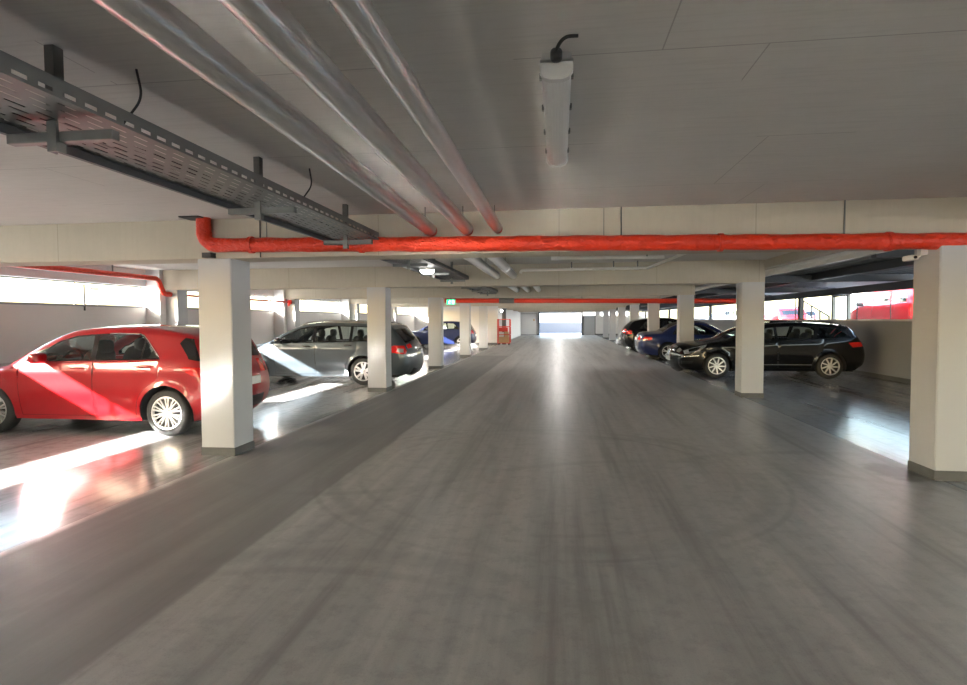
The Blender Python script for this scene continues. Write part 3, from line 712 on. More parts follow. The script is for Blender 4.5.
def car(name, loc, rz, label, cat, c):
    """a road car built from its side outline, plan width and window line.  Local x runs from the nose (0) to the tail (L)."""
    L, W = c['L'], c['W']/2; xf, xr = c['axles']; R = c['R']; zs = c['sill']; Ra = R+c.get('arch', .05)
    det = c.get('detail', 1)
    root = thing(name, loc, label, cat, None, rz)
    SH = Matrix.Translation((-L/2, 0, 0))
    top = resample(catmull(c['top'], 10), .05 if det else .07)
    # lower edge from tail to nose with wheel arches
    def arch(xw):
        a0 = math.asin(max(-1, (zs-R)/Ra)); n = 22 if det else 14
        return [(xw+Ra*math.cos(t), R+Ra*math.sin(t)) for t in np.linspace(a0, PI-a0, n)]
    low = [(xr+Ra+.22, zs+.02)]+arch(xr)+[(x, zs) for x in np.linspace(xr-Ra-.1, xf+Ra+.1, 14)]+arch(xf)+[(xf-Ra-.2, zs+.01)]
    out = np.vstack([top, np.array(low)])
    ztop = lambda x: float(np.interp(x, topx, topz))
    # upper envelope as a function of x
    order = np.argsort(top[:, 0]); 
    up = {}
    for x, z in top:
        k = round(x/.04); up[k] = max(up.get(k, 0), z)
    ks = sorted(up); topx = np.array(ks)*.04; topz = np.array([up[k] for k in ks])
    zb = lambda x: c['belt'][0]+c['belt'][1]*(x-L/2)
    TH = c.get('tumble', .30); crease = c.get('crease', .10)
    A, B = top[:-1], top[1:]
    # rounding radius along the outline
    nt_ = len(top); tx = top[:, 0]
    rad = np.where(top[:, 1] > zb(tx)+.12, .075, .11); rad = np.where((tx < .30) | (tx > L-.22), np.where(top[:, 1] < zb(tx)+.05, .19, rad), rad)
    for _ in range(6): rad = np.r_[rad[0], (rad[:-2]+rad[1:-1]+rad[2:])/3, rad[-1]]
    def lift(P):
        P = np.asarray(P, float).reshape(-1, 2); x, z = P[:, 0], P[:, 1]
        w = W*np.ones(len(P))
        nf, nr = c.get('nose', (1.0, .17)), c.get('rearp', (.9, .10))
        w -= W*nf[1]*np.clip((nf[0]-x)/nf[0], 0, 1.1)**2.4
        w -= W*nr[1]*np.clip((x-(L-nr[0]))/nr[0], 0, 1.1)**2.2
        bz = zb(x)
        w -= np.where(z < .62, .055*((.62-z)/.42)**2, 0)
        mid = np.clip((z-.62)/(bz-.62), 0, 1); w -= .025*mid**2
        w -= TH*np.clip(z-bz, 0, 9)+.02*np.clip((z-bz)/.05, 0, 1)
        zc = bz-crease
        w += .012*np.exp(-np.clip((zc-z)/.09, 0, 9)**2)*np.where(z <= zc, 1, np.exp(-((z-zc)/.018)**2))
        w -= .014*np.exp(-((z-.43)/.07)**2)*((x > xf+Ra+.1) & (x < xr-Ra-.05))
        for xw in (xf, xr):
            d = np.hypot(x-xw, z-R); w += c.get('flare', .016)*np.clip(1-(d-Ra)/.10, 0, 1)**1.5*(z > zs)
        d, t = seg_dist(P, A, B); r = np.interp(t, np.arange(nt_), rad)
        dd = np.clip(r-d, 0, None); w -= r-np.sqrt(np.clip(r*r-dd*dd, 0, None))
        return w
    # day-light opening
    a = c['dlo']; ins = .0
    def dlo(off):
        x0, x1, xq = a['x0'], a['x1'], a['xq']     # lower front corner, rear top corner, rear lower corner
        pts = []; lowz = lambda x: zb(x)+.012+off
        xs = np.linspace(x0+.02, x1, 26)
        mg = a.get('margin', .085)+off
        for x in xs:
            # perpendicular inset from the roof line
            e = (ztop(x+.02)-ztop(x-.02))/.04; z = ztop(x)-mg*math.sqrt(1+e*e) if e > 0 else ztop(x)-mg
            z = min(z, a.get('zmax', 9)-off)
            if z > lowz(x)+.03: pts.append((x, z))
        pts = [(pts[0][0]-.03-0*off, lowz(pts[0][0]))]+pts
        tail = [(xq-off*1.6, lowz(xq))]
        pts[-1] = (pts[-1][0]-off, pts[-1][1])
        # rear corner rounding
        p, q, s2 = np.array(pts[-2]), np.array(pts[-1]), np.array(tail[0])
        cr = [tuple(q+(p-q)*.6), tuple(q+(p-q)*.15+(s2-q)*.06), tuple(q+(s2-q)*.30)]
        pts = pts[:-1]+cr+tail
        k = max(2, int((xq-x0)/.25))
        pts += [(x, lowz(x)) for x in np.linspace(xq, pts[0][0], k+2)[1:-1]]
        return pts
    D0 = dlo(0.); D1 = dlo(.020); wins = []
    cuts = a['cuts']; x_prev = -9
    cells = [(-9, cuts[0][0]-cuts[0][1])]+[(cuts[i][0]+cuts[i][1], cuts[i+1][0]-cuts[i+1][1]) for i in range(len(cuts)-1)]+[(cuts[-1][0]+cuts[-1][1], 99)]
    for i, (u, v) in enumerate(cells):
        P = D1
        sl_u = cuts[i-1][2] if i > 0 else 0; sl_v = cuts[i][2] if i < len(cuts) else 0
        if u > -5: P = clipx(P, u, True, sl_u, zb(u))
        if v < 50: P = clipx(P, v, False, sl_v, zb(v))
        if len(P) > 2: wins.append(densify(P, .12))
    # door panels below the window line
    dz = zs+.055; doors = []
    for i, (u, v) in enumerate(c['doors']):
        P = [(u, zb(u)-.006), (u+.0, zb(u)-.25), (u+.03, dz)]
        if i == len(c['doors'])-1 and v > xr-Ra-.08:
            rr = Ra+.06; a0 = PI-math.asin((dz-R)/rr)
            P.append((xr+rr*math.cos(a0), dz)); aa = a0
            for t in np.linspace(a0, .5*PI, 16)[1:]:
                q = (xr+rr*math.cos(t), R+rr*math.sin(t))
                if q[0] > v-.02: break
                P.append(q)
            P.append((v, max(P[-1][1]+.05, zb(v)-.22)))
        else:
            P += [(v, dz), (v, zb(v)-.25)]
        P.append((v, zb(v)-.006)); doors.append(P)
    # constrained triangulation of the flank
    V = []; Ed = []
    def add_loop(P, closed=True):
        o = len(V); V.extend([tuple(map(float, p)) for p in P]); n = len(P)
        Ed.extend([(o+i, o+(i+1) % n) for i in range(n if closed else n-1)])
    add_loop(out)
    D0d = densify(D0, .12); add_loop(D0d)
    for P in wins: add_loop(P)
    dins = []
    for P in doors:
        P1 = densify(shrink(P, .0045), .12); add_loop(densify(P, .12)); add_loop(P1); dins.append(P1)
    cons = np.array(V); eA = np.array([V[i] for i, j in Ed]); eB = np.array([V[j] for i, j in Ed])
    g = .055 if det else .09
    gx, gz = np.meshgrid(np.arange(0, L, g), np.arange(.1, top[:, 1].max(), g)); G = np.c_[gx.ravel()+g*.25*((np.arange(gx.size)//gx.shape[1]) % 2), gz.ravel()]
    # rings just inside the outline for the rounding
    nrm = np.gradient(top, axis=0); nrm = np.c_[nrm[:, 1], -nrm[:, 0]]/np.linalg.norm(nrm, axis=1)[:, None]
    rings = [top+nrm*(rad*k)[:, None] for k in (.06, .20, .42, .72, 1.05)]
    E2 = np.vstack(rings+[G])
    E2 = E2[in_poly(E2, out)]
    dd, _ = seg_dist(E2, eA, eB); near_top = seg_dist(E2, A, B)[0]
    E2 = E2[(dd > .016) | ((near_top < .03) & (dd > .004))]
    ringd = np.zeros(len(E2)); 
    keepG = np.ones(len(E2), bool); E2 = E2[keepG]
    res = delaunay_2d_cdt([Vector(p) for p in V]+[Vector(map(float, p)) for p in E2], Ed, [], 0, 1e-5)
    P2 = np.array([(v.x, v.y) for v in res[0]]); T = np.array([f for f in res[2] if len(f) == 3])
    C = P2[T].mean(1); inside = in_poly(C, out); T = T[inside]; C = C[inside]
    cls = np.zeros(len(T), int)                      # 0 body 1 frame 10+i window 20+i door -1 gap
    for i, P in enumerate(doors):
        cls[in_poly(C, P)] = -1; cls[in_poly(C, dins[i])] = 20+i
    cls[in_poly(C, D0d)] = 1
    for i, P in enumerate(wins): cls[in_poly(C, P)] = 10+i
    Y = lift(P2)
    def region(k, off=0.):
        t = T[cls == k]; m = {}; vs = []; fs = []
        for tri in t:
            f = []
            for i in tri:
                if i not in m: m[i] = len(vs); vs.append((P2[i, 0], -(Y[i]+off), P2[i, 1]))
                f.append(m[i])
            ar = (P2[tri[1]]-P2[tri[0]]); br = (P2[tri[2]]-P2[tri[0]])
            if ar[0]*br[1]-ar[1]*br[0] < 0: f.reverse()
            fs.append(f)
        b = MB(); b.add(vs, fs); return b
    # the strip over nose, bonnet, screen, roof and tail
    Ye = lift(top); n = len(top)
    bul = np.interp(np.arange(n), [0, n], [0, 0]); 
    bx = c['bulge']                                  # nose, bonnet, roof, tail
    tot = np.zeros(n)
    xws, xwe = c['screen']; xrs, xre = c['rearglass']
    i0 = int(np.argmin(np.abs(top[:, 0]-xws)+9*(top[:, 1] < .6))); i1 = int(np.argmin(np.abs(top[:, 0]-xwe)+9*(top[:, 1] < .6)))
    j0 = int(np.argmin(np.hypot(top[:, 0]-xrs[0], top[:, 1]-xrs[1]))); j1 = int(np.argmin(np.hypot(top[:, 0]-xre[0], top[:, 1]-xre[1])))
    inose = int(np.argmin(np.hypot(top[:, 0]-c['hoodfront'][0], top[:, 1]-c['hoodfront'][1])))
    key = [0, inose, (inose+i0)//2, i0, (i0+i1)//2, i1, (i1+j0)//2, j0, j1, n-1]
    val = [bx[0]*.8, bx[0], bx[1], bx[1], .05, bx[2], bx[2], bx[2], bx[3], bx[3]]
    tot = np.interp(np.arange(n), key, val)
    vcol = [-1, -.985, -.95, -.9, -.8, -.65, -.45, -.22, 0, .22, .45, .65, .8, .9, .95, .985, 1]
    on = -nrm
    def strip(i, v, off=0.):
        k = int(min(max(i, 0), n-1.001)); f = i-k
        p = top[k]*(1-f)+top[k+1]*f; no = on[k]*(1-f)+on[k+1]*f; ye = Ye[k]*(1-f)+Ye[k+1]*f; bb = tot[k]*(1-f)+tot[k+1]*f
        h = bb*(1-abs(v)**2.4)+off
        return (p[0]+no[0]*h, v*ye, p[1]+no[1]*h)
    def strip_faces(sel):
        b = MB(); m = {}
        for i in range(n-1):
            for j in range(len(vcol)-1):
                if not sel(i, (vcol[j]+vcol[j+1])/2): continue
                f = []
                for ii, jj in ((i, j), (i+1, j), (i+1, j+1), (i, j+1)):
                    if (ii, jj) not in m: m[(ii, jj)] = len(b.v); b.v.append(strip(ii, vcol[jj]))
                    f.append(m[(ii, jj)])
                b.f.append(tuple(f))
        return b
    gv = .93
    scr = lambda i, v: i0 <= i < i1 and abs(v) < gv
    rg = lambda i, v: j0 <= i < j1 and abs(v) < gv
    bon = lambda i, v: inose+1 <= i < i0-1 and abs(v) < .88
    itail = int(np.argmin(np.hypot(top[:, 0]-c['tailcut'][0], top[:, 1]-c['tailcut'][1])))
    tg = lambda i, v: j1+1 <= i < itail and abs(v) < .88
    PT = c['paint']
    shell = MB(); rb = region(0); shell.add(rb.v, rb.f); mb = rb.mirror_y(); shell.add(mb.v, mb.f)
    sb = strip_faces(lambda i, v: not (scr(i, v) or rg(i, v) or bon(i, v) or tg(i, v))); shell.add(sb.v, sb.f)
    o = shell.xf(SH).build('body_shell', PT, root, smooth=True, ang=48, weld=True)
    strip_faces(bon).xf(SH).build('bonnet', PT, root, smooth=True, ang=60)
    strip_faces(tg).xf(SH).build('tailgate', PT, root, smooth=True, ang=60)
    if not c.get('no_screen'):
        strip_faces(scr).xf(SH).build('windscreen', 'glass_mid', root, smooth=True, ang=60)
    strip_faces(rg).xf(SH).build('rear_window', c.get('rear_glass_mat', 'glass_dark'), root, smooth=True, ang=60)
    # frame, panes, doors, handles, mirrors on both flanks
    def both(b): return (b, b.mirror_y())
    gm = c.get('glass_mats', ['glass']*6)
    for s, b in zip((-1, 1), both(region(1))): b.xf(SH).build('window_frame', c.get('frame_mat', 'gloss_black'), root, smooth=True)
    for i in range(len(wins)):
        for b in both(region(10+i)): b.xf(SH).build('window_glass', gm[i], root, smooth=True)
    if c.get('chrome'):
        q = densify(D0, .04)
        if c['chrome'] == 'rear': q = [p for p in q if p[0] > a['x1']-.55 and p[1] > zb(p[0])+.02]
        q = sorted(q, key=lambda p: math.atan2(p[1]-zb(2), p[0]-2)) if False else q
        y = lift(q)
        for s in (-1, 1):
            MB().tube([(p[0], s*(yy+.004), p[1]) for p, yy in zip(q, y)], .008, 6).xf(SH).build('chrome_strip', 'chrome', root, smooth=True)
    for i, P in enumerate(doors):
        u, v = c['doors'][i]; hx = v-.20; hz = zb(hx)-.075; hy = lift([(hx, hz)])[0]
        for s, b in zip((-1, 1), both(region(20+i))):
            dr = b.xf(SH).build('door', PT, root, smooth=True, ang=60)
            MB().sell((hx-L/2, s*(hy+.022), hz), (.105, .014, .016), .6, 16, 8).build('door_handle', c.get('handle', PT), dr, smooth=True)
            if i == 0:
                mx, mz = u+c.get('mirror_dx', .30), zb(u+.3)+.07; my = lift([(mx, zb(mx))])[0]
                mm = MB().sell((mx-L/2, s*(my+.12), mz), (.075, .105, .068), .6, 18, 10).sell((mx-L/2, s*(my+.03), mz-.055), (.04, .06, .018), .6, 12, 6)
                wm = mm.build('wing_mirror', c.get('mirror_mat', PT), dr, smooth=True)
    # lamps: side patch and nose / tail patch sharing one mesh per lamp
    def side_patch(poly, off):
        P = densify(poly, .03); pa = np.array(P); x0, z0 = pa.min(0); x1, z1 = pa.max(0)
        q = np.array([(x, z) for x in np.arange(x0+.02, x1, .03) for z in np.arange(z0+.02, z1, .03)])
        if len(q):
            q = q[in_poly(q, P)]
        if len(q): q = q[seg_dist(q, pa, np.roll(pa, -1, 0))[0] > .01]
        r2 = delaunay_2d_cdt([Vector(map(float, p)) for p in P]+[Vector(map(float, p)) for p in q], [(i, (i+1) % len(P)) for i in range(len(P))], [], 1, 1e-5)
        pp = np.array([(v.x, v.y) for v in r2[0]]); y = lift(pp); m = len(pp); b = MB()
        b.v = [(p[0], -(yy+off), p[1]) for p, yy in zip(pp, y)]+[(p[0], -(yy-.02), p[1]) for p, yy in zip(pp, y)]
        b.f = [tuple(f) for f in r2[2]]; k = len(P); 
        b.f += [(i, (i+1) % k, (i+1) % k+m, i+m) for i in range(k)]
        return b
    def front_i(z, rear=False):
        idx = range(n-1, n//2, -1) if rear else range(0, n//2)
        prev = None
        for i in idx:
            if top[i, 1] >= z: return i
        return i
    def strip_patch(ia, ib, v0, v1, off, nu=6, nv=8):
        b = MB(); 
        for i in range(nu+1):
            for j in range(nv+1): b.v.append(strip(ia+(ib-ia)*i/nu, v0+(v1-v0)*j/nv, off))
        m = len(b.v)
        for i in range(nu+1):
            for j in range(nv+1): b.v.append(strip(ia+(ib-ia)*i/nu, v0+(v1-v0)*j/nv, -.015))
        w = nv+1
        for i in range(nu):
            for j in range(nv): q = i*w+j; b.f.append((q, q+w, q+w+1, q+1))
        edge = [i*w for i in range(nu+1)]+[nu*w+j for j in range(1, w)]+[i*w+nv for i in range(nu-1, -1, -1)]+[j for j in range(nv-1, 0, -1)]
        b.f += [(edge[k], edge[(k+1) % len(edge)], edge[(k+1) % len(edge)]+m, edge[k]+m) for k in range(len(edge))]
        return b
    for nm, spec, mt, rear in (('headlight', c.get('headlight'), 'lamp_clear', False), ('tail_light', c.get('taillight'), 'tail', True)):
        if not spec: continue
        b = MB()
        if spec.get('side'): q = side_patch(spec['side'], .006); b.add(q.v, q.f)
        if spec.get('z'):
            q = strip_patch(front_i(spec['z'][0], rear), front_i(spec['z'][1], rear), -1.0, -spec['v'], .006); b.add(q.v, q.f)
        lo = []
        for s, bb in zip((-1, 1), (b, b.mirror_y())):
            l = bb.xf(SH).build(nm, mt, root, smooth=True, ang=50)
            if spec.get('inner'):
                q = side_patch(spec['inner'], .009)
                if s > 0: q = q.mirror_y()
                q.xf(SH).build('lamp_insert', 'lamp_clear' if rear else 'gloss_black', l, smooth=True)
    for nm, z0, z1, vv, mt, rear in c.get('panels', []):
        strip_patch(front_i(z0, rear), front_i(z1, rear), -vv, vv, .004, 6, 14).xf(SH).build(nm, mt, root, smooth=True, ang=50)
    for nm, poly, mt in c.get('side_panels', []):
        b = side_patch(poly, .004)
        for bb in (b, b.mirror_y()): (MB().add(bb.v, bb.f)).xf(SH).build(nm, mt, root, smooth=True, ang=50)
    for rear, z in c.get('plates', []):
        i = front_i(z, rear); p = strip(i, 0); s = 1 if rear else -1
        MB().box(p[0]+min(0, s*.022), p[0]+max(0, s*.022), -.26, .26, z-.057, z+.057).xf(SH).build('number_plate', 'plate', root, bevel=.003, seg=1)
    # underside, arch liners
    MB().box(.32, L-.30, -W+.16, W-.16, zs-.02, zs+.06).xf(SH).build('floor_pan', 'underbody', root)
    for xw in (xf, xr):
        a0 = math.asin(max(-1, (zs-R)/Ra)); 
        for s in (-1, 1):
            b = MB(); N = 16; yo, yi = s*(W-.035), s*(W-.30)
            for k in range(N+1):
                t = a0+(PI-2*a0)*k/N
                for yy in (yo, yi): b.v.append((xw+(Ra+.004)*math.cos(t), yy, R+(Ra+.004)*math.sin(t)))
            b.f = [(2*k, 2*k+1, 2*k+3, 2*k+2) for k in range(N)]+[tuple(2*k+1 for k in range(N+1))]
            b.xf(SH).build('arch_liner', 'underbody', root, smooth=True, ang=50)
            wheel(root, xw-L/2, s*(W-.13), R, s, c['spokes'], c.get('tyre', .2), c.get('alloy', 'alloy'))
    # cabin
    ms = c.get('seat_mat', 'interior'); xs = c['seats']
    for x0 in xs:
        for s in (-1, 1):
            st = MB().sell((x0-L/2, s*.36, .50), (.26, .25, .10), .5, 16, 8).build('seat', ms, root, smooth=True)
            MB().sell((0, 0, 0), (.085, .24, .33), .5, 16, 10).xf(Matrix.Translation((x0+.27-L/2, s*.36, .82)) @ Matrix.Rotation(.28, 4, 'Y')).build('seat_back', ms, st, smooth=True)
            MB().sell((x0+.40-L/2, s*.36, c.get('head', 1.20)), (.055, .135, .095), .6, 14, 8).build('headrest', ms, st, smooth=True)
    xd = c['dash']; zd = zb(xd)
    MB().sell((xd-L/2, 0, zd-.14), (.20, W-.16, .14), .5, 20, 8).build('dashboard', 'interior', root, smooth=True)
    sw = MB(); ring = [(.0, .185*math.cos(t), .185*math.sin(t)) for t in np.linspace(0, 2*PI, 25)]
    sw.tube(ring, .016, 8, False); sw.box(-.01, .01, -.17, .17, -.02, .02).tube([(0, 0, 0), (-.22, 0, -.02)], .03, 8)
    sw.xf(Matrix.Translation((xd+.36-L/2, -.36, zd-.02)) @ Matrix.Rotation(.38, 4, 'Y')).build('steering_wheel', 'black_plastic', root, smooth=True)
    MB().box(xd-.1-L/2, L/2-.35, -W+.22, W-.22, zs+.06, zs+.14).build('cabin_floor', 'interior', root)
    if c.get('rails'):
        u, v = c['rails']
        for s in (-1, 1):
            q = [(x, ztop(x)) for x in np.linspace(u, v, 18)]; yy = [float(np.interp(0, [0], [0]))+lift([(x, ztop(x)-.001)])[0] for x, _ in q]
            pts = [(x-L/2, s*(y-.02), z+(.035 if 0 < k < 17 else .0)) for k, ((x, z), y) in enumerate(zip(q, yy))]
            MB().tube(pts, .015, 8).build('roof_rail', c.get('rail_mat', 'chrome'), root, smooth=True)
    if c.get('aerial'):
        x = c['aerial']; z = ztop(x)+tot[int(np.argmin(np.abs(tx-x)+9*(top[:, 1] < 1)))]
        an = MB().sell((x-L/2, 0, z), (.045, .022, .022), .8, 12, 8).build('aerial_foot', 'black_plastic', root, smooth=True)
        MB().tube([(x-L/2, 0, z+.01), (x+.16-L/2, 0, z+.20)], .005, 6).build('aerial_rod', 'black_plastic', an, smooth=True)
    if c.get('wiper_rear'):
        pass
    return root

HATCH = [(.13, .21), (.04, .30), (.0, .45), (.02, .60), (.10, .71), (.24, .78), (.55, .85), (.85, .895), (1.06, .94), (1.33, 1.10), (1.65, 1.27), (1.95, 1.385), (2.3, 1.425), (2.7, 1.435), (3.1, 1.42), (3.48, 1.37), (3.72, 1.30), (3.86, 1.10), (3.94, .95), (4.02, .80), (4.065, .62), (4.06, .45), (4.02, .32), (3.94, .24)]
rio = dict(L=4.065, W=1.725, axles=(.83, 3.41), R=.313, sill=.205, top=HATCH, belt=(.975, .018), paint='p_red',
    dlo=dict(x0=1.22, x1=3.03, xq=3.34, cuts=[(2.36, .035, -.06), (3.05, .012, .10)]), doors=[(1.26, 2.37), (2.375, 3.32)],
    screen=(1.08, 1.86), rearglass=((3.74, 1.27), (3.93, .97)), hoodfront=(.12, .72), tailcut=(4.05, .62), bulge=(.14, .055, .03, .06),
    headlight=dict(side=[(.16, .62), (.13, .70), (.30, .77), (.62, .825), (.50, .74), (.30, .66)], z=(.58, .69), v=.55),
    taillight=dict(side=[(3.70, .92), (3.62, .90), (3.78, .80), (4.0, .76), (3.96, .90)], z=(.75, .90), v=.62),
    panels=[('grille', .34, .48, .6, 'black_plastic', False), ('rear_bumper_insert', .30, .42, .7, 'black_plastic', True)],
    side_panels=[('quarter_glass', [(3.62, 1.29), (3.56, 1.22), (3.72, 1.02), (3.86, .985), (3.78, 1.16), (3.72, 1.275)], 'gloss_black')],
    plates=[(True, .66), (False, .52)], spokes=(10, .020, 0, .13), tyre=.195, seats=(1.75, 2.72), dash=1.25, chrome='rear', aerial=3.52, head=1.16, tumble=.34, mirror_mat='p_red', mirror_dx=.42)
car('hatchback_car', (-5.07-(3.41-4.065/2), 6.77+.86, 0), 0, 'bright red hatchback parked nose to the left wall, streaked with sunlight', 'car', rio)

WAGON = [(.14, .21), (.04, .28), (.0, .42), (.02, .60), (.08, .72), (.26, .80), (.6, .87), (.95, .93), (1.22, .985), (1.6, 1.20), (1.95, 1.37), (2.3, 1.445), (2.8, 1.465), (3.3, 1.455), (3.8, 1.43), (4.2, 1.385), (4.28, 1.33), (4.45, 1.10), (4.56, .95), (4.64, .80), (4.67, .62), (4.675, .48), (4.62, .34), (4.52, .26)]
octavia = dict(L=4.68, W=1.81, axles=(.93, 3.61), R=.325, sill=.20, top=WAGON, belt=(.985, .02), paint='p_grey',
    dlo=dict(x0=1.40, x1=4.02, xq=4.20, cuts=[(2.42, .04, -.05), (3.30, .035, .05)], margin=.075), doors=[(1.42, 2.44), (2.445, 3.45)],
    screen=(1.25, 2.05), rearglass=((4.29, 1.31), (4.53, .99)), hoodfront=(.10, .73), tailcut=(4.66, .66), bulge=(.16, .05, .03, .11),
    headlight=dict(side=[(.10, .63), (.10, .70), (.30, .77), (.58, .82), (.46, .74), (.28, .66)], z=(.61, .71), v=.6),
    taillight=dict(side=[(4.36, .93), (4.28, .90), (4.30, .76), (4.60, .72), (4.62, .80), (4.56, .92)], z=(.80, .90), v=.74, inner=[(4.44, .86), (4.40, .78), (4.56, .76), (4.56, .85)]),
    panels=[('grille', .42, .66, .5, 'gloss_black', False), ('rear_bumper_insert', .27, .40, .75, 'gloss_black', True)],
    plates=[(True, .80), (False, .45)], spokes=(5, .040, 0, .24), tyre=.215, seats=(2.0, 2.98), dash=1.45, rails=(2.05, 4.12), rail_mat='chrome', head=1.20, tumble=.32, mirror_mat='gloss_black', handle='gloss_black', mirror_dx=.18,
    glass_mats=['glass', 'glass', 'glass_mid'])
car('estate_car', (-4.50-(3.61-2.34), 12.72+.905, 0), 0, 'dark grey estate car parked nose to the left wall behind a pillar', 'car', octavia)

MEG = [(.15, .20), (.04, .28), (.0, .42), (.015, .56), (.05, .66), (.22, .765), (.55, .86), (.9, .93), (1.15, .985), (1.5, 1.16), (1.85, 1.30), (2.2, 1.375), (2.7, 1.40), (3.2, 1.39), (3.7, 1.355), (3.98, 1.315), (4.07, 1.27), (4.24, 1.09), (4.36, .93), (4.43, .79), (4.46, .62), (4.455, .45), (4.41, .33), (4.32, .26)]
megane = dict(L=4.46, W=1.80, axles=(.90, 3.58), R=.318, sill=.20, top=MEG, belt=(.965, .032), paint='p_black',
    dlo=dict(x0=1.33, x1=3.78, xq=4.06, cuts=[(2.32, .035, -.06), (3.22, .05, .20)], margin=.08), doors=[(1.34, 2.34), (2.345, 3.42)],
    screen=(1.18, 1.95), rearglass=((4.08, 1.26), (4.33, .97)), hoodfront=(.08, .71), tailcut=(4.455, .64), bulge=(.15, .05, .03, .07),
    headlight=dict(side=[(.12, .60), (.10, .69), (.30, .77), (.66, .86), (.60, .79), (.36, .67)], z=(.60, .68), v=.80, inner=[(.22, .67), (.22, .72), (.40, .78), (.50, .79), (.40, .70)]),
    taillight=dict(side=[(4.20, .92), (3.98, .90), (4.08, .79), (4.38, .81), (4.36, .91)], z=(.82, .92), v=.45),
    panels=[('grille', .52, .64, .6, 'gloss_black', False), ('chrome_grille_bar', .655, .675, .62, 'chrome', False), ('lower_intake', .28, .42, .62, 'black_plastic', False), ('rear_bumper_insert', .27, .36, .75, 'black_plastic', True)],
    side_panels=[('bumper_chrome_trim', [(.06, .52), (.06, .55), (.46, .585), (.46, .565)], 'chrome'), ('fog_lamp_surround', [(.06, .34), (.05, .43), (.34, .44), (.30, .37)], 'gloss_black'), ('sill_chrome', [(1.35, .345), (1.35, .362), (3.15, .362), (3.15, .345)], 'chrome')],
    plates=[(False, .47), (True, .74)], spokes=(9, .026, .32, 0), tyre=.205, seats=(1.92, 2.86), dash=1.38, rails=(2.0, 3.9), rail_mat='gloss_black', head=1.14, chrome=None, handle='p_black', mirror_dx=.2, seat_mat='interior')
bc = car('estate_car', (3.98-(.90-2.23), 15.05+.90, 0), 0, 'black estate car parked tail to the right wall behind a white pillar', 'car', megane)

CAB = [(.14, .22), (.03, .32), (.0, .46), (.02, .60), (.10, .70), (.3, .76), (.7, .83), (1.1, .89), (1.4, .94), (1.7, 1.12), (1.98, 1.28), (2.25, 1.37), (2.6, 1.395), (3.0, 1.36), (3.35, 1.24), (3.62, 1.06), (3.75, 1.005), (4.0, .985), (4.28, .955), (4.38, .90), (4.44, .76), (4.45, .60), (4.43, .42), (4.36, .30), (4.28, .25)]
cabrio = dict(L=4.45, W=1.77, axles=(.80, 3.48), R=.325, sill=.20, top=CAB, belt=(.925, .012), paint='p_navy', detail=0,
    dlo=dict(x0=1.62, x1=3.20, xq=3.34, cuts=[(2.85, .03, -.05)], margin=.10), doors=[(1.48, 2.86)],
    screen=(1.45, 2.12), rearglass=((3.22, 1.30), (3.64, 1.06)), hoodfront=(.12, .71), tailcut=(4.44, .66), bulge=(.13, .04, .03, .08),
    headlight=dict(side=[(.12, .60), (.12, .68), (.35, .74), (.48, .74), (.34, .64)], z=(.58, .68), v=.6),
    taillight=dict(side=[(4.30, .88), (4.05, .86), (4.06, .76), (4.36, .72), (4.38, .80)], z=(.72, .87), v=.62, inner=[(4.22, .80), (4.20, .755), (4.36, .73), (4.36, .77)]),
    panels=[('grille', .40, .56, .5, 'gloss_black', False)], plates=[(True, .78)], spokes=(5, .032, 0, .16), tyre=.215, seats=(2.1, 2.8), dash=1.6, head=1.10, tumble=.36, mirror_dx=.25, frame_mat='softtop', rear_glass_mat='glass_dark')
nc = car('convertible_car', (3.92+(3.48-2.225), 21.2+.88, 0), PI, 'navy convertible with closed black soft top beyond the black estate car', 'car', cabrio)
# its fabric roof sits over the shell
def soft_top(root, c):
    L = c['L']; prof = [p for p in resample(catmull(c['top'], 10), .07) if 1.98 < p[0] < 3.72 and p[1] > 1.0]
    b = MB(); ny = 12
    for x, z in prof:
        hw = .885-.02-.36*max(0, z-.94)-.03
        for j in range(ny+1):
            v = -1+2*j/ny; zz = z+.045*(1-abs(v)**3)-.035*abs(v)**6
            b.v.append((x-L/2, v*hw, zz+.006))
    w = ny+1
    for i in range(len(prof)-1):
        for j in range(ny): q = i*w+j; b.f.append((q, q+w, q+w+1, q+1))
    b.build('soft_top', 'softtop', root, smooth=True)
soft_top(nc, cabrio)
SUV = [(.14, .24), (.03, .34), (.0, .5), (.02, .68), (.1, .80), (.3, .88), (.7, .95), (1.0, 1.0), (1.3, 1.18), (1.65, 1.40), (2.0, 1.51), (2.5, 1.545), (3.0, 1.53), (3.5, 1.48), (3.78, 1.40), (3.98, 1.18), (4.10, 1.0), (4.18, .84), (4.20, .66), (4.19, .48), (4.13, .35), (4.05, .28)]
suv = dict(L=4.2, W=1.80, axles=(.85, 3.47), R=.33, sill=.23, top=SUV, belt=(1.02, .03), paint='p_black', detail=0,
    dlo=dict(x0=1.2, x1=3.25, xq=3.55, cuts=[(2.3, .035, -.05), (3.1, .03, .1)]), doors=[(1.25, 2.31), (2.315, 3.3)],
    screen=(1.03, 1.8), rearglass=((3.80, 1.38), (4.06, 1.07)), hoodfront=(.12, .81), tailcut=(4.18, .66), bulge=(.14, .05, .03, .10),
    headlight=dict(side=[(.12, .68), (.12, .77), (.4, .86), (.55, .86), (.34, .74)], z=(.68, .78), v=.6),
    taillight=dict(side=[(3.96, 1.02), (3.86, .98), (3.88, .84), (4.12, .82), (4.12, .96)], z=(.82, 1.0), v=.6),
    panels=[('rear_bumper_insert', .30, .44, .7, 'black_plastic', True)], plates=[(True, .62)], spokes=(5, .045, 0, .15), seats=(1.8, 2.7), dash=1.25, tumble=.32, head=1.26,
    glass_mats=['glass', 'glass_dark', 'glass_dark'])
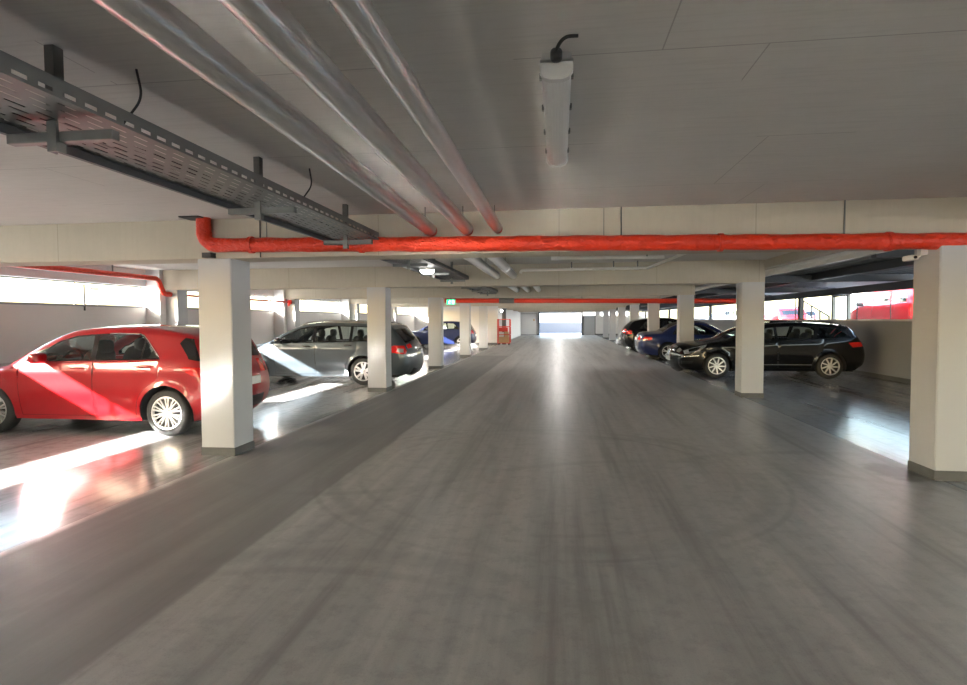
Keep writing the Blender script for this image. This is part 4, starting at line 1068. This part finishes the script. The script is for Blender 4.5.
car('hatchback_car', (3.68+(3.47-2.1), 26.4+.9, 0), PI, 'black hatchback parked beyond the navy convertible on the right', 'car', suv)
sm = dict(rio); sm.update(paint='p_blue', detail=0, L=4.065, spokes=(5, .04, 0, .15), aerial=None, chrome=None, side_panels=[], mirror_mat='p_blue')
car('hatchback_car', (-6.62, 30.4+.86, 0), 0, 'small blue hatchback far left before the bay end wall', 'car', sm)
# cars outdoors beyond the right parapet
GZ = .72
vn = dict(suv); vn.update(frame_mat='p_red', L=4.2, W=1.80, paint='p_red', handle='p_red', mirror_mat='black_plastic', glass_mats=['glass', 'glass', 'glass'],
    top=[(.14, .24), (.03, .34), (.0, .5), (.02, .72), (.08, .90), (.3, 1.02), (.6, 1.11), (.85, 1.20), (1.2, 1.40), (1.55, 1.60), (1.9, 1.70), (2.4, 1.74), (3.0, 1.745), (3.6, 1.73), (3.95, 1.68), (4.04, 1.60), (4.12, 1.2), (4.17, .95), (4.19, .66), (4.18, .48), (4.13, .35), (4.05, .28)],
    belt=(1.20, .02), dlo=dict(x0=1.02, x1=3.75, xq=3.85, cuts=[(1.95, .07, -.02), (2.95, .08, .02)], margin=.15), doors=[(1.1, 1.96), (1.965, 3.2)], screen=(.88, 1.65),
    rearglass=((4.05, 1.58), (4.12, 1.22)), hoodfront=(.09, .86), tailcut=(4.18, .62), taillight=dict(side=[(4.02, 1.2), (3.95, 1.2), (3.98, .85), (4.12, .85), (4.10, 1.2)], z=(.85, 1.15), v=.85), tumble=.16, seats=(1.5, 2.4), dash=1.05, head=1.35)
car('van_car', (10.4+.9, 22.7-2.1, GZ), -PI/2, 'near red van parked outside the right parapet, left of the big right pillar', 'car', vn)
wc = dict(rio); wc.update(paint='p_white', detail=0, spokes=(5, .04, 0, .15), aerial=None, chrome=None, mirror_mat='p_white')
wv = dict(vn); wv.update(paint='p_white', frame_mat='p_silver', handle='p_white', mirror_mat='p_white', detail=0)
car('van_car', (9.05+2.1, 39.5+.9, GZ), 0, 'white van parked outside beyond the right parapet, above the navy convertible', 'car', wc)
rc = dict(rio); rc.update(paint='p_red', detail=0, spokes=(5, .04, 0, .15), aerial=None, chrome=None)
rv = dict(vn); rv.update(detail=0)
car('van_car', (13.1, 36.1, GZ), -PI/2, 'farther red van parked outside, tail just right of the pillar before the black estate car', 'car', rc)
gc = dict(rio); gc.update(paint='p_silver', detail=0, spokes=(5, .04, 0, .15), aerial=None, chrome=None, mirror_mat='p_silver')
car('hatchback_car', (17.0, 44.0, GZ), -PI/2, 'silver car parked outside beyond the stair rail behind the red cars', 'car', gc)

# ------------------------------------------------------------------ outdoors
struct(MB().box(XR+.2, 60, YN-40, YF+60, GZ-.3, GZ).build('ground_right', 'ground_out'))
struct(MB().box(-70, XL-.25, YN-40, YF+60, 1.30, 1.62).build('ground_left', 'ground_out'))
struct(MB().box(XL-.25, XR+.2, YF+.3, YF+16, -.25, -.02).build('ground_gate', 'ground_out'))
struct(MB().box(XL-.25, XR+.2, YF+14, YF+14.3, 1.1, 4.2).build('wall_court', 'facade'))
MB().box(XL-.6, XL-.3, YF-4, YF+14, 1.62, 12).build('wall_court_added_shade', 'facade')['kind'] = 'structure'  # unseen tall wall added to shade the lower court behind the gate
struct(MB().box(XL-.25, XR+.2, YF+9, YF+9.3, -.02, 1.15).build('wall_court_low', pbr('court_wall_grey', (.10, .11, .13), .7)))
struct(MB().box(XL-.25, XR+.2, YN-30, YN-.25, -.25, -.02).build('ground_back', 'ground_out'))
t = thing('stair_railing', (9.2, 21.0, GZ), 'steel stair railing outside behind the dark post on the right parapet', 'railing')
for i in range(5):
    MB().box(-.02, .02, i*.7-.02, i*.7+.02, 0, .85+i*.20).build('baluster', 'dark_steel', t)
MB().tube([(0, 0, .85), (0, 2.8, 1.65)], .025, 10).build('handrail', 'dark_steel', t, smooth=True)
MB().tube([(0, 0, .45), (0, 2.8, 1.25)], .018, 10).build('lower_rail', 'dark_steel', t, smooth=True)
t = thing('steel_gate_frame', (8.25, 18.2, 0), 'slim grey steel door frame standing outside on the right parapet', 'frame')
for yy in (-.55, .35): MB().box(-.04, .04, yy-.05, yy+.05, GZ, 2.22).build('frame_post', 'galv', t)
MB().box(-.04, .04, -.55, .35, 2.14, 2.22).build('frame_head', 'galv', t)
for yy in (16.9, 15.3): tag(MB().tube([(8.12, yy, 1.47), (8.12, yy, 2.2)], .012, 8).build('tension_wire', 'dark_steel', smooth=True), ['thin vertical wire over the right parapet before the red van nose', 'thin vertical wire over the right parapet across the red van windscreen'][0 if yy > 16 else 1], 'wire')
t = thing('apartment_house', (30, 40, GZ), 'pale overexposed house outside beyond the parked cars on the right', 'building')
MB().box(0, 10, -26, 26, 0, 9).build('house_wall', 'facade', t)
for k in range(9):
    for r in range(2):
        w = MB().box(-.06, .02, -24+k*5.6, -22+k*5.6, 1.2+r*3.2, 2.9+r*3.2).build('house_window', 'white_plastic', t)
        MB().box(-.07, -.05, -23.9+k*5.6, -22.1+k*5.6, 1.3+r*3.2, 2.8+r*3.2).build('window_pane', 'pane_blue', w)
MB().box(-.6, 10.6, -26.6, 26.6, 9, 9.3).build('house_roof', 'galv', t)
t = thing('notice_board', (XL-.9, 11.06, 1.62), 'small notice on posts outside the left window strip', 'sign')
for s in (-.09, .09): MB().box(-.012, .012, s-.012, s+.012, 0, .46).build('post', 'galv', t)
MB().box(-.01, .012, -.11, .11, .44, .52).build('lower_panel', 'cardboard', t); MB().box(-.01, .012, -.11, .11, .56, .62).build('upper_panel', 'red_metal', t)

# ------------------------------------------------------------------ light
w = bpy.data.worlds.new('World'); scn.world = w; w.use_nodes = True; nt = w.node_tree; bg = nt.nodes['Background']
sky = nt.nodes.new('ShaderNodeTexSky'); sky.sky_type = 'NISHITA'; sky.sun_disc = False
sky.sun_elevation = math.radians(23); sky.sun_rotation = math.radians(230); sky.air_density = 1.3; sky.dust_density = 2.5
nt.links.new(sky.outputs[0], bg.inputs[0]); bg.inputs[1].default_value = SKY if 'SKY' in globals() else 1.5
sd = Vector((1, .85, -.55)).normalized()
l = bpy.data.lights.new('sun', 'SUN'); l.energy = 50; l.angle = math.radians(.8); l.color = (1, .97, .92)
o = bpy.data.objects.new('sun', l); COL.objects.link(o); o.rotation_euler = sd.to_track_quat('-Z', 'Y').to_euler(); o.location = (-20, -5, 12)

# ------------------------------------------------------------------ camera
F, YAW, PIT, ROLL, HC = 571.2, .1309, .0397, -.0047, 1.5095
cam = bpy.data.cameras.new('camera'); cam.sensor_width = 36; cam.lens = F*36/967; cam.clip_end = 300
o = bpy.data.objects.new('camera', cam); COL.objects.link(o); o.location = (0, 0, HC)
m = Matrix.Rotation(YAW, 4, 'Z') @ Matrix.Rotation(PI/2-PIT, 4, 'X') @ Matrix.Rotation(-ROLL*-1, 4, 'Z')
o.rotation_euler = m.to_euler(); scn.camera = o
vs = scn.view_settings; vs.view_transform = 'Standard'; vs.look = 'None'; vs.gamma = 1; vs.use_curve_mapping = False; vs.exposure = .85
scn.cycles.max_bounces = 10; scn.cycles.diffuse_bounces = 6; scn.cycles.glossy_bounces = 4; scn.cycles.transparent_max_bounces = 12
scn.cycles.sample_clamp_indirect = 0; scn.cycles.caustics_reflective = True; scn.cycles.blur_glossy = .05; scn.cycles.caustics_refractive = False
